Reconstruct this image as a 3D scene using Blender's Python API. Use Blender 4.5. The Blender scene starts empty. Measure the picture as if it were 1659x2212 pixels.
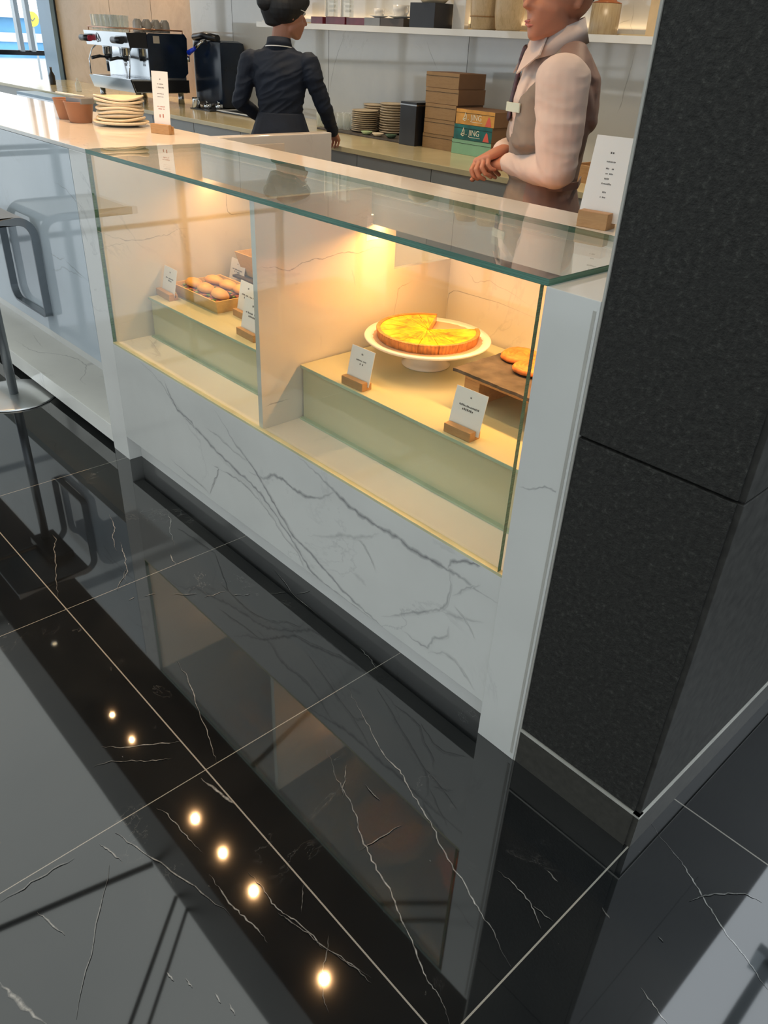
import bpy, bmesh, math, random
from mathutils import Vector, Matrix, Euler, noise as mnoise
D = bpy.data
SC = bpy.context.scene
COL = SC.collection
PI = math.pi
random.seed(7)

# ------------------------------------------------------------------ camera, world, exposure
cam_data = D.cameras.new('camera')
cam = D.objects.new('camera', cam_data)
COL.objects.link(cam)
right = Vector((0.6758629, 0.7356830, 0.0444963))
down = Vector((0.4113950, -0.3264737, -0.8509812))
fwd = Vector((-0.6115255, 0.5934522, -0.5233078))
M3 = Matrix((right, -down, -fwd)).transposed()
cam.matrix_world = Matrix.Translation(Vector((2.6971, -1.16677, 1.50236))) @ M3.to_4x4()
cam_data.sensor_fit = 'VERTICAL'
cam_data.sensor_height = 24.0
cam_data.lens = 24.0 * 1664.67 / 2212.0
cam_data.clip_start = 0.02
cam_data.clip_end = 400
SC.camera = cam
SC.view_settings.view_transform = 'Standard'
SC.view_settings.look = 'None'
SC.view_settings.exposure = 0.0
SC.view_settings.gamma = 1.0
SC.view_settings.use_curve_mapping = False

world = D.worlds.new('daylight')
SC.world = world
world.use_nodes = True
bg = world.node_tree.nodes['Background']
bg.inputs['Color'].default_value = (0.86, 0.94, 1.0, 1)
bg.inputs['Strength'].default_value = 2.3

def area(name, loc, rot, sx, sy, power, col, spread=180):
    l = D.lights.new(name, 'AREA'); l.shape = 'RECTANGLE'; l.size = sx; l.size_y = sy
    l.energy = power; l.color = col; l.spread = math.radians(spread)
    o = D.objects.new(name, l); COL.objects.link(o); o.location = loc; o.rotation_euler = rot
    return o

# ------------------------------------------------------------------ node helpers
def nt(name):
    m = D.materials.new(name); m.use_nodes = True
    t = m.node_tree
    for n in list(t.nodes): t.nodes.remove(n)
    out = t.nodes.new('ShaderNodeOutputMaterial')
    return m, t, out
def N(t, kind, **kw):
    n = t.nodes.new(kind)
    for k, v in kw.items():
        if k in n.inputs: n.inputs[k].default_value = v
        else: setattr(n, k, v)
    return n
def L(t, a, b): t.links.new(a, b)
def rgba(c): return (c[0], c[1], c[2], 1.0)
def ramp(t, fac, stops):
    r = t.nodes.new('ShaderNodeValToRGB')
    e = r.color_ramp.elements
    while len(e) < len(stops): e.new(0.5)
    for i, (p, c) in enumerate(stops):
        e[i].position = p; e[i].color = rgba(c) if len(c) == 3 else c
    L(t, fac, r.inputs[0]); return r.outputs[0]
def mixc(t, fac, a, b, mode='MIX'):
    m = t.nodes.new('ShaderNodeMix'); m.data_type = 'RGBA'; m.blend_type = mode
    for s, v in ((0, fac), (6, a), (7, b)):
        if hasattr(v, 'is_output'): L(t, v, m.inputs[s])
        else: m.inputs[s].default_value = v if s == 0 else rgba(v)
    return m.outputs[2]
def math_(t, op, a, b=0.0, c=None):
    m = t.nodes.new('ShaderNodeMath'); m.operation = op
    for i, v in enumerate((a, b, c)):
        if v is None: continue
        if hasattr(v, 'is_output'): L(t, v, m.inputs[i])
        else: m.inputs[i].default_value = v
    return m.outputs[0]
def coords(t, scale=(1, 1, 1)):
    tc = t.nodes.new('ShaderNodeTexCoord'); mp = t.nodes.new('ShaderNodeMapping')
    mp.inputs['Scale'].default_value = scale
    L(t, tc.outputs['Object'], mp.inputs[0]); return mp.outputs[0]
def noise(t, vec, scale, detail=4, rough=0.5, dist=0.0):
    n = t.nodes.new('ShaderNodeTexNoise'); L(t, vec, n.inputs['Vector'])
    n.inputs['Scale'].default_value = scale; n.inputs['Detail'].default_value = detail
    n.inputs['Roughness'].default_value = rough; n.inputs['Distortion'].default_value = dist
    return n.outputs['Fac']
def bsdf(t, out, color, rough=0.5, metal=0.0, spec=0.5, **kw):
    b = t.nodes.new('ShaderNodeBsdfPrincipled')
    for key, v in (('Base Color', color), ('Roughness', rough), ('Metallic', metal), ('Specular IOR Level', spec)):
        if hasattr(v, 'is_output'): L(t, v, b.inputs[key])
        else: b.inputs[key].default_value = rgba(v) if key == 'Base Color' else v
    for k, v in kw.items():
        k = k.replace('_', ' ')
        if hasattr(v, 'is_output'): L(t, v, b.inputs[k])
        else: b.inputs[k].default_value = v
    L(t, b.outputs[0], out.inputs[0]); return b
def add_bump(t, b, h, strength=0.3, dist=0.002):
    bp = t.nodes.new('ShaderNodeBump'); bp.inputs['Strength'].default_value = strength
    bp.inputs['Distance'].default_value = dist
    L(t, h, bp.inputs['Height']); L(t, bp.outputs[0], b.inputs['Normal'])

def simple(name, col, rough=0.5, metal=0.0, var=0.12, scale=8.0, stretch=(1, 1, 1), bump=0.0, spec=0.5, detail=4, bdist=0.002, **kw):
    m, t, out = nt(name)
    v = coords(t, stretch)
    n = noise(t, v, scale, detail)
    lo = tuple(max(0, c * (1 - var)) for c in col); hi = tuple(min(1, c * (1 + var)) for c in col)
    c = ramp(t, n, [(0.3, lo), (0.7, hi)])
    b = bsdf(t, out, c, rough, metal, spec, **kw)
    if bump: add_bump(t, b, n, bump, bdist)
    return m

def marble(name, base=(0.655, 0.66, 0.63), rough=0.07, vein=(0.19, 0.19, 0.195), cloud=0.07, faint=0.35, seed=0.0):
    m, t, out = nt(name)
    v = coords(t)
    off = t.nodes.new('ShaderNodeVectorMath'); off.operation = 'ADD'; L(t, v, off.inputs[0]); off.inputs[1].default_value = (seed, seed * 1.7, seed * 0.6)
    v = off.outputs[0]
    n1 = noise(t, v, 1.6, 5, 0.55)
    c = ramp(t, n1, [(0.3, tuple(k * (1 - cloud * 1.6) for k in base)), (0.62, base)])
    n2 = noise(t, v, 1.5, 7, 0.62, 0.9)
    a = math_(t, 'ABSOLUTE', math_(t, 'SUBTRACT', n2, 0.5))
    thin = math_(t, 'MULTIPLY', ramp(t, a, [(0.0, (1, 1, 1)), (0.011, (0, 0, 0))]), math_(t, 'MULTIPLY', ramp(t, noise(t, v, 2.3, 2), [(0.52, (0, 0, 0)), (0.68, (1, 1, 1))]), faint))
    c = mixc(t, thin, c, tuple(k * 1.6 for k in vein))
    at = t.nodes.new('ShaderNodeAttribute'); at.attribute_name = 'vein'
    br = ramp(t, noise(t, v, 38, 5, 0.7), [(0.28, (0.6, 0.6, 0.6)), (0.55, (1, 1, 1))])
    f = math_(t, 'MULTIPLY', at.outputs['Fac'], br)
    c = mixc(t, f, c, vein)
    bsdf(t, out, c, rough, 0, 0.5)
    return m

MAR = marble('white_marble')
MAR2 = marble('white_marble_slab', base=(0.72, 0.72, 0.69), seed=3.1)
CASEM = marble('case_lining_marble', base=(0.68, 0.65, 0.58), rough=0.12, seed=6.1)
MARW = marble('wall_marble', base=(0.58, 0.585, 0.565), rough=0.04, vein=(0.2, 0.19, 0.17), cloud=0.1, faint=0.5, seed=9.0)

def floor_mat():
    m, t, out = nt('black_marble_floor')
    v = coords(t)
    n = noise(t, v, 2.5, 6, 0.6, 0.4)
    c = ramp(t, n, [(0.35, (0.004, 0.005, 0.006)), (0.7, (0.011, 0.012, 0.012))])
    # short white flecks
    vo = t.nodes.new('ShaderNodeTexVoronoi'); vo.feature = 'F1'
    mp = t.nodes.new('ShaderNodeMapping'); mp.inputs['Scale'].default_value = (1, 2.6, 1); mp.inputs['Rotation'].default_value = (0, 0, 0.9)
    L(t, v, mp.inputs[0]); L(t, mp.outputs[0], vo.inputs['Vector']); vo.inputs['Scale'].default_value = 9.0
    fl = ramp(t, vo.outputs['Distance'], [(0.0, (1, 1, 1)), (0.035, (0, 0, 0))])
    gate = ramp(t, noise(t, v, 5.0, 2), [(0.5, (0, 0, 0)), (0.6, (1, 1, 1))])
    c = mixc(t, math_(t, 'MULTIPLY', fl, math_(t, 'MULTIPLY', gate, 0.6)), c, (0.42, 0.42, 0.40))
    # faint hair veins
    n3 = noise(t, v, 2.2, 8, 0.68, 1.2)
    a = math_(t, 'ABSOLUTE', math_(t, 'SUBTRACT', n3, 0.5))
    hv = math_(t, 'MULTIPLY', ramp(t, a, [(0.0, (1, 1, 1)), (0.004, (0, 0, 0))]), ramp(t, noise(t, v, 3.1, 3), [(0.55, (0, 0, 0)), (0.7, (0.35, 0.35, 0.35))]))
    c = mixc(t, hv, c, (0.3, 0.3, 0.28))
    at = t.nodes.new('ShaderNodeAttribute'); at.attribute_name = 'vein'
    br = ramp(t, noise(t, v, 60, 4, 0.7), [(0.34, (0.25, 0.25, 0.25)), (0.6, (1, 1, 1))])
    c = mixc(t, math_(t, 'MULTIPLY', at.outputs['Fac'], br), c, (0.46, 0.46, 0.43))
    # joints between the tiles
    sp = t.nodes.new('ShaderNodeSeparateXYZ'); L(t, v, sp.inputs[0])
    def joint(ch, start, step, w):
        q = math_(t, 'DIVIDE', math_(t, 'SUBTRACT', ch, start), step)
        fr = math_(t, 'ABSOLUTE', math_(t, 'SUBTRACT', math_(t, 'FRACT', math_(t, 'ADD', q, 0.5)), 0.5))
        return math_(t, 'LESS_THAN', math_(t, 'MULTIPLY', fr, step), w)
    left = math_(t, 'LESS_THAN', sp.outputs[0], 2.322)
    jx = math_(t, 'MULTIPLY', joint(sp.outputs[0], 0.757, 0.783, 0.0011), left)
    jx2 = math_(t, 'MULTIPLY', joint(sp.outputs[0], 2.323, 1.6, 0.0018), math_(t, 'GREATER_THAN', sp.outputs[0], 2.2))
    jy = math_(t, 'MULTIPLY', joint(sp.outputs[1], -0.590, 0.79, 0.0017), 1.0)
    j = math_(t, 'MAXIMUM', math_(t, 'MAXIMUM', jx, jx2), jy)
    c = mixc(t, math_(t, 'MULTIPLY', j, 0.75), c, (0.36, 0.34, 0.29))
    b = bsdf(t, out, c, 0.03, 0, 0.5, IOR=2.0)
    add_bump(t, b, noise(t, v, 1.1, 2), 0.05, 0.01)
    return m
FLOOR = floor_mat()

def glass_mat():
    m, t, out = nt('clear_pane_glass')
    tr = t.nodes.new('ShaderNodeBsdfTransparent'); tr.inputs[0].default_value = (0.965, 0.985, 0.965, 1)
    gl = t.nodes.new('ShaderNodeBsdfGlossy'); gl.inputs['Roughness'].default_value = 0.0; gl.inputs['Color'].default_value = (1, 1, 1, 1)
    fr = t.nodes.new('ShaderNodeFresnel'); gm = t.nodes.new('ShaderNodeNewGeometry')
    L(t, math_(t, 'ADD', 1.5, math_(t, 'MULTIPLY', gm.outputs['Backfacing'], 1 / 1.5 - 1.5)), fr.inputs['IOR'])
    n = noise(t, coords(t), 3, 3)
    mx = t.nodes.new('ShaderNodeMixShader')
    L(t, math_(t, 'ADD', fr.outputs[0], math_(t, 'MULTIPLY', n, 0.006)), mx.inputs[0]); L(t, tr.outputs[0], mx.inputs[1]); L(t, gl.outputs[0], mx.inputs[2])
    L(t, mx.outputs[0], out.inputs[0]); return m
GLASS = glass_mat()
GEDGE = simple('green_glass_edge', (0.06, 0.17, 0.12), 0.12, 0, 0.35, 20, (0.4, 0.4, 30))
def thin_glass(name, tint, opac, rough=0.05):
    m, t, out = nt(name)
    tr = t.nodes.new('ShaderNodeBsdfTransparent'); tr.inputs[0].default_value = rgba(tint)
    b = t.nodes.new('ShaderNodeBsdfPrincipled'); b.inputs['Base Color'].default_value = rgba(tint); b.inputs['Roughness'].default_value = rough
    lw = t.nodes.new('ShaderNodeLayerWeight'); lw.inputs[0].default_value = 0.35
    n = noise(t, coords(t), 12, 3)
    f = math_(t, 'ADD', math_(t, 'MULTIPLY', lw.outputs['Facing'], 0.5), math_(t, 'ADD', opac, math_(t, 'MULTIPLY', n, 0.03)))
    mx = t.nodes.new('ShaderNodeMixShader'); L(t, f, mx.inputs[0]); L(t, tr.outputs[0], mx.inputs[1]); L(t, b.outputs[0], mx.inputs[2])
    L(t, mx.outputs[0], out.inputs[0]); return m
TUMBLER = thin_glass('drinking_glass', (0.9, 0.93, 0.93), 0.12)
ACRYL = thin_glass('clear_acrylic', (0.92, 0.95, 0.95), 0.2)
FROST = simple('frosted_glass', (0.55, 0.535, 0.36), 0.16, 0, 0.04, 2)
FROSTEDGE = simple('frosted_glass_edge', (0.42, 0.52, 0.38), 0.15, 0, 0.15, 6)

def stone_mat():
    m, t, out = nt('flamed_black_granite')
    v = coords(t)
    n = noise(t, v, 95, 4, 0.65)
    n2 = noise(t, v, 1.6, 3)
    n3 = noise(t, v, 260, 2)
    c = ramp(t, n, [(0.34, (0.014, 0.014, 0.013)), (0.58, (0.032, 0.032, 0.029)), (0.74, (0.085, 0.085, 0.076))])
    c = mixc(t, math_(t, 'MULTIPLY', n2, 0.4), c, (0.02, 0.0195, 0.017))
    b = bsdf(t, out, c, 0.65, 0, 0.25)
    add_bump(t, b, math_(t, 'ADD', n, math_(t, 'MULTIPLY', n3, 0.5)), 0.7, 0.004)
    return m
STONE = stone_mat()
STONEJ = simple('stone_joint', (0.012, 0.012, 0.012), 0.8)
SKIRT = simple('honed_dark_skirting', (0.040, 0.038, 0.032), 0.4, 0, 0.25, 60)
CAULK = simple('pale_joint_filler', (0.42, 0.41, 0.37), 0.6)

def wood(name, a, b_, rough=0.45, sc=(2, 14, 14)):
    m, t, out = nt(name)
    v = coords(t, sc)
    n = noise(t, v, 5, 6, 0.6, 1.2)
    n2 = noise(t, coords(t, (1, 1, 1)), 30, 3)
    c = ramp(t, n, [(0.3, a), (0.55, b_), (0.75, a)])
    c = mixc(t, math_(t, 'MULTIPLY', n2, 0.25), c, tuple(k * 0.7 for k in b_))
    b = bsdf(t, out, c, rough); add_bump(t, b, n, 0.12, 0.001); return m
OAK = wood('light_oak', (0.40, 0.21, 0.085), (0.50, 0.29, 0.125))
BEECH = wood('pale_bamboo', (0.56, 0.34, 0.10), (0.66, 0.43, 0.15))
WALN = wood('tan_veneer', (0.50, 0.31, 0.14), (0.58, 0.38, 0.19), 0.35, (1, 1, 1))
JARW = wood('turned_wood', (0.50, 0.36, 0.19), (0.66, 0.50, 0.30), 0.4, (10, 10, 3))
KRAFT = wood('kraft_carton', (0.30, 0.175, 0.075), (0.36, 0.22, 0.10), 0.6, (3, 3, 25))
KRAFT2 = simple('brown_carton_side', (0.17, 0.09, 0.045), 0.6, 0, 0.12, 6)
SLATE = simple('dark_slate', (0.075, 0.062, 0.055), 0.55, 0, 0.5, 26, (1, 1, 1), 0.5, bdist=0.003)
STEEL = simple('brushed_steel', (0.50, 0.52, 0.54), 0.26, 1.0, 0.1, 30, (1, 1, 12))
LOOPM = simple('satin_grey_metal', (0.20, 0.225, 0.245), 0.34, 0.75, 0.08, 12)
BASEM = simple('brushed_pale_steel', (0.62, 0.63, 0.62), 0.28, 0.85, 0.04, 4)
CHROME = simple('polished_chrome', (0.72, 0.75, 0.78), 0.09, 1.0, 0.08, 6)
BLACKP = simple('black_plastic', (0.012, 0.013, 0.016), 0.32, 0, 0.3, 8)
NAVYP = simple('deep_blue_black_enamel', (0.006, 0.014, 0.032), 0.2, 0, 0.3, 5)
MIRRORP = simple('polished_white_steel', (0.90, 0.93, 0.96), 0.22, 1.0, 0.04, 4)
WHITEP = simple('white_enamel', (0.72, 0.76, 0.80), 0.2, 0, 0.05, 4)
CERAM = simple('white_ceramic', (0.82, 0.80, 0.76), 0.15, 0, 0.03, 4)
CREAM = simple('cream_stoneware', (0.76, 0.66, 0.50), 0.35, 0, 0.07, 9)
STONEW = simple('beige_stoneware', (0.48, 0.40, 0.29), 0.42, 0, 0.15, 9)
PAPER = simple('white_card', (0.80, 0.80, 0.79), 0.5, 0, 0.02, 5)
INK = simple('dark_print', (0.10, 0.09, 0.08), 0.6)
INKR = simple('red_print', (0.45, 0.14, 0.10), 0.6)
CUST = None
def custard():
    m, t, out = nt('lemon_custard')
    v = coords(t)
    n = noise(t, v, 28, 5, 0.6, 0.6)
    c = ramp(t, n, [(0.38, (0.95, 0.56, 0.015)), (0.54, (0.93, 0.44, 0.012)), (0.68, (0.66, 0.20, 0.01))])
    sp = t.nodes.new('ShaderNodeSeparateXYZ'); L(t, v, sp.inputs[0])
    at = t.nodes.new('ShaderNodeAttribute'); at.attribute_name = 'vein'
    c = mixc(t, math_(t, 'MULTIPLY', at.outputs['Fac'], 0.85), c, (0.30, 0.085, 0.008))
    b = bsdf(t, out, c, 0.22, 0, 0.5); add_bump(t, b, n, 0.2, 0.002); return m
CUST = custard()
CRUST = simple('baked_crust', (0.52, 0.20, 0.05), 0.6, 0, 0.35, 40, bump=0.4)
COOKIE = simple('baked_cookie', (0.66, 0.19, 0.035), 0.65, 0, 0.3, 45, bump=0.6)
BUN = simple('toasted_bun', (0.70, 0.36, 0.07), 0.45, 0, 0.22, 14, bump=0.2)
BUNIN = simple('bread_crumb', (0.78, 0.60, 0.36), 0.7, 0, 0.12, 30, bump=0.3)
LEAF = simple('green_leaf', (0.16, 0.30, 0.06), 0.45, 0, 0.5, 30, bump=0.3)
HAM = simple('sliced_ham', (0.42, 0.15, 0.09), 0.4, 0, 0.3, 25, bump=0.3)
SKIN = simple('skin', (0.50, 0.23, 0.15), 0.5, 0, 0.07, 6, Subsurface_Weight=0.08)
SKINL = simple('lips', (0.48, 0.15, 0.12), 0.4, 0, 0.07, 6)
HAIR = simple('black_hair', (0.008, 0.009, 0.012), 0.6, 0, 0.5, 60, (1, 1, 0.2), 0.3)
def cloth(name, col, rough=0.8, var=0.1):
    return simple(name, col, rough, 0, var, 9, (1, 1, 1), 0.5, bdist=0.012, detail=3)
SHIRT = cloth('white_shirt_cotton', (0.66, 0.56, 0.52))
VESTG = cloth('grey_wool', (0.235, 0.205, 0.18))
VESTB = cloth('mauve_brown_satin', (0.255, 0.165, 0.14), 0.55)
NAVY = cloth('navy_wool', (0.008, 0.014, 0.030), 0.75, 0.25)
BLKCL = cloth('black_trouser_cloth', (0.012, 0.012, 0.014))
TIE = simple('dark_burgundy_tie', (0.05, 0.012, 0.02), 0.5, 0, 0.9, 55, (1, 1, 1))
CREAMTOP = marble('cream_worktop', base=(0.66, 0.56, 0.33), rough=0.15, vein=(0.35, 0.25, 0.12), cloud=0.15, seed=5)
CAB = simple('grey_laminate', (0.33, 0.33, 0.31), 0.3, 0, 0.05, 3)
CEILD = simple('dark_brown_soffit', (0.035, 0.027, 0.019), 0.45, 0, 0.2, 2)
FASC = simple('black_fascia', (0.006, 0.008, 0.009), 0.35)
PILLAR = simple('steel_blue_pillar_panel', (0.26, 0.40, 0.53), 0.35, 0.0, 0.06, 2)
ALU = simple('aluminium_frame', (0.42, 0.46, 0.48), 0.35, 0.6, 0.06, 3)
HALLW = simple('hall_wall_paint', (0.30, 0.31, 0.31), 0.5, 0, 0.08, 2)
TERRA = simple('brown_paper_tub', (0.30, 0.135, 0.075), 0.5, 0, 0.12, 5)
GREY = simple('mid_grey_plastic', (0.2, 0.21, 0.22), 0.4)
BLUEP = simple('bright_blue_plastic', (0.01, 0.05, 0.75), 0.3)
REDP = simple('dark_red_packet', (0.10, 0.012, 0.022), 0.35, 0, 0.4, 8)
RUST = simple('amber_bottle', (0.38, 0.13, 0.05), 0.2, 0, 0.2, 6)
TEAL = simple('teal_print', (0.01, 0.13, 0.13), 0.5, 0, 0.45, 14)
ORNG = simple('orange_print', (0.66, 0.33, 0.07), 0.5, 0, 0.2, 14)
MINT = simple('mint_print', (0.25, 0.50, 0.33), 0.5, 0, 0.08, 6)
PURP = simple('purple_packet', (0.03, 0.012, 0.20), 0.4, 0, 0.3, 8)
ASPH = simple('apron_concrete', (0.55, 0.56, 0.56), 0.8, 0, 0.08, 0.5)
YEL = simple('yellow_disc', (0.85, 0.72, 0.10), 0.5)
BLUEB = simple('blue_cladding', (0.16, 0.42, 0.70), 0.5, 0, 0.2, 0.8)

def emis(name, col, s, var=0.03, sc=0.6):
    m, t, out = nt(name)
    e = t.nodes.new('ShaderNodeEmission')
    n = noise(t, coords(t), sc, 2)
    c = ramp(t, n, [(0.3, tuple(k * (1 - var) for k in col)), (0.7, col)])
    L(t, c, e.inputs[0]); e.inputs[1].default_value = s
    L(t, e.outputs[0], out.inputs[0]); return m
LUMC = emis('luminous_ceiling_membrane', (0.94, 1.0, 0.96), 1.15, 0.14, 0.35)
LEDW = emis('warm_led', (1.0, 0.62, 0.28), 9.0)
BULB = emis('downlight_lamp', (1.0, 0.74, 0.42), 16.0)

# ------------------------------------------------------------------ mesh helpers
def BM(): return bmesh.new()
def box(bm, a, b, mi=0, bevel=0.0):
    a = Vector(a); b = Vector(b)
    c = (a + b) / 2; s = b - a
    r = bmesh.ops.create_cube(bm, size=1.0, matrix=Matrix.Translation(c) @ Matrix.Diagonal((s.x, s.y, s.z, 1)))
    fs = set()
    for v in r['verts']:
        for f in v.link_faces: fs.add(f)
    for f in fs: f.material_index = mi
    if bevel:
        es = list({e for v in r['verts'] for e in v.link_edges})
        nb = bmesh.ops.bevel(bm, geom=es, offset=bevel, segments=2, affect='EDGES', profile=0.6)
        for f in nb['faces']: f.material_index = mi
    return list(r['verts'])
def lathe(bm, prof, c=(0, 0, 0), n=32, mi=0, wob=None, closed=False):
    rings = []
    for (r, z) in prof:
        ring = []
        for i in range(n):
            a = 2 * PI * i / n
            rr, zz = (r, z) if wob is None else wob(r, z, a)
            ring.append(bm.verts.new((c[0] + rr * math.cos(a), c[1] + rr * math.sin(a), c[2] + zz)))
        rings.append(ring)
    for k in range(len(rings) - 1):
        for i in range(n):
            j = (i + 1) % n
            f = bm.faces.new((rings[k][i], rings[k][j], rings[k + 1][j], rings[k + 1][i])); f.material_index = mi; f.smooth = True
    if not closed:
        f = bm.faces.new(rings[0][::-1]); f.material_index = mi
        f = bm.faces.new(rings[-1]); f.material_index = mi
    else:
        for i in range(n):
            j = (i + 1) % n
            f = bm.faces.new((rings[-1][i], rings[-1][j], rings[0][j], rings[0][i])); f.material_index = mi; f.smooth = True
    return rings
def tube(bm, pts, r, n=10, mi=0, cap=True, flat=1.0, up=None):
    pts = [Vector(p) for p in pts]; rings = []
    rr = r if isinstance(r, (list, tuple)) else [r] * len(pts)
    prev = None
    for i, p in enumerate(pts):
        d = (pts[min(i + 1, len(pts) - 1)] - pts[max(i - 1, 0)]).normalized()
        if prev is None:
            u = Vector(up) if up else (Vector((0, 0, 1)) if abs(d.z) < 0.9 else Vector((1, 0, 0)))
        else: u = prev
        s = d.cross(u).normalized(); u = s.cross(d).normalized(); prev = u
        ring = [bm.verts.new(p + (s * math.cos(2 * PI * k / n) * flat + u * math.sin(2 * PI * k / n)) * rr[i]) for k in range(n)]
        rings.append(ring)
    for a, b in zip(rings, rings[1:]):
        for i in range(n):
            j = (i + 1) % n
            f = bm.faces.new((a[i], a[j], b[j], b[i])); f.material_index = mi; f.smooth = True
    if cap:
        bm.faces.new(rings[0][::-1]).material_index = mi; bm.faces.new(rings[-1]).material_index = mi
def strap(bm, pts, w, th, wdir, mi=0, closed=False):
    """flat band of width w along wdir and thickness th following pts"""
    pts = [Vector(p) for p in pts]; wd = Vector(wdir).normalized(); rings = []
    n = len(pts)
    for i, p in enumerate(pts):
        a = pts[(i - 1) % n] if closed else pts[max(i - 1, 0)]
        b = pts[(i + 1) % n] if closed else pts[min(i + 1, n - 1)]
        d = (b - a).normalized(); nn = d.cross(wd).normalized()
        rings.append([bm.verts.new(p + wd * sx * w / 2 + nn * sy * th / 2) for sx, sy in ((-1, -1), (1, -1), (1, 1), (-1, 1))])
    m = n if closed else n - 1
    for i in range(m):
        a, b = rings[i], rings[(i + 1) % n]
        for k in range(4):
            j = (k + 1) % 4
            f = bm.faces.new((a[k], a[j], b[j], b[k])); f.material_index = mi
    if not closed:
        bm.faces.new(rings[0][::-1]).material_index = mi; bm.faces.new(rings[-1]).material_index = mi
def arc(c, r, a0, a1, n, u, v):
    c = Vector(c); u = Vector(u); v = Vector(v)
    return [c + u * r * math.cos(a0 + (a1 - a0) * i / n) + v * r * math.sin(a0 + (a1 - a0) * i / n) for i in range(n + 1)]
def hull(bm, ells, seg=12, mi=0):
    vs = []
    nv = max(6, seg // 2 + 2)
    for c, r in ells:
        if not isinstance(r, (tuple, list)): r = (r, r, r)
        c = Vector(c)
        for j in range(nv + 1):
            ph = PI * j / nv
            for i in range(1 if j in (0, nv) else seg):
                th = 2 * PI * i / seg
                vs.append(bm.verts.new(c + Vector((r[0] * math.sin(ph) * math.cos(th), r[1] * math.sin(ph) * math.sin(th), r[2] * math.cos(ph)))))
    bmesh.ops.convex_hull(bm, input=vs)
    junk = [v for v in vs if v.is_valid and not v.link_faces]
    if junk: bmesh.ops.delete(bm, geom=junk, context='VERTS')
def attr_vein(bm):
    return bm.verts.layers.float.get('vein') or bm.verts.layers.float.new('vein')
def veins(bm, lst, fn, nrm, amp=1.0, sub=5, kw=1.0):
    """vein ribbons that lie in the face; fn maps (u,v) to 3D"""
    lay = attr_vein(bm); nrm = Vector(nrm)
    for vi, (w, s, pts) in enumerate(sorted(lst, key=lambda q: -q[0])):
        lift = 0.0003 + 0.00004 * vi
        P = [Vector((p[0], p[1])) for p in pts]
        Q = []
        for a, b in zip(P, P[1:]):
            d = b - a; ln = d.length; pr = Vector((-d.y, d.x)) / (ln + 1e-9)
            for k in range(sub):
                f = k / sub
                j = (random.random() - 0.5) * min(ln * 0.10, 0.007) * (0 if k == 0 else 1) * amp
                Q.append(a + d * f + pr * j)
        Q.append(P[-1]); n = len(Q); rows = []
        for i, q in enumerate(Q):
            d = (Q[min(i + 1, n - 1)] - Q[max(i - 1, 0)]).normalized(); pr = Vector((-d.y, d.x))
            tp = min(1.0, 0.25 + 3.0 * min(i, n - 1 - i) / n)
            ww = w * kw * tp * (0.6 + 0.8 * random.random()) / 2
            row = []
            for k, (o, a) in enumerate(((-1, 0), (0, s * (0.75 + 0.25 * random.random()) * tp), (1, 0))):
                p2 = q + pr * o * ww
                v = bm.verts.new(Vector(fn(p2.x, p2.y)) + nrm * (lift + i * 1e-6)); v[lay] = a; row.append(v)
            rows.append(row)
        for a, b in zip(rows, rows[1:]):
            for k in (0, 1):
                f = bm.faces.new((a[k], a[k + 1], b[k + 1], b[k]))
                f.normal_update()
                if f.normal.dot(nrm) < 0: f.normal_flip()

def obj(name, bm, mats, parent=None, smooth=False, kind=None, autosmooth=None, world=True):
    me = D.meshes.new(name)
    if parent is not None and world:
        r = parent
        while r.parent: r = r.parent
        mw = Matrix.Translation(r.location) @ r.rotation_euler.to_matrix().to_4x4()
        bm.transform(mw.inverted())
    bm.normal_update()
    if smooth:
        for f in bm.faces: f.smooth = True
    bm.to_mesh(me); bm.free()
    for m in (mats if isinstance(mats, (list, tuple)) else [mats]): me.materials.append(m)
    o = D.objects.new(name, me); COL.objects.link(o)
    if parent is not None: o.parent = parent
    if kind: o['kind'] = kind
    if autosmooth: shade(o, autosmooth)
    return o
def shade(o, ang=35):
    me = o.data
    for p in me.polygons: p.use_smooth = True
    b = bmesh.new(); b.from_mesh(me)
    for e in b.edges:
        if len(e.link_faces) == 2 and e.calc_face_angle(0) > math.radians(ang): e.smooth = False
    b.to_mesh(me); b.free()
def tag(o, label, cat, group=None):
    o['label'] = label; o['category'] = cat
    if group: o['group'] = group
    return o
def thing(name, label, cat, loc=(0, 0, 0), rz=0.0, group=None):
    o = D.objects.new(name, None); COL.objects.link(o)
    o.location = loc; o.rotation_euler = (0, 0, rz); o.empty_display_size = 0.05
    return tag(o, label, cat, group)
def single(name, bm, mats, label, cat, loc=(0, 0, 0), group=None, smooth=False, auto=None, rz=0.0):
    """a thing that is one mesh, built in world coordinates around its base point loc"""
    bm.transform((Matrix.Translation(loc) @ Matrix.Rotation(rz, 4, 'Z')).inverted())
    o = obj(name, bm, mats, None, smooth, None, auto); o.location = loc; o.rotation_euler = (0, 0, rz)
    return tag(o, label, cat, group)
def dup(root, loc, rz=0.0, label=None, scale=None):
    def rec(o, par):
        c = o.copy(); COL.objects.link(c); c.parent = par
        for ch in o.children: rec(ch, c)
        return c
    r = rec(root, None); r.location = loc; r.rotation_euler = (0, 0, rz)
    if label: r['label'] = label
    if scale: r.scale = scale
    return r
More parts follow.
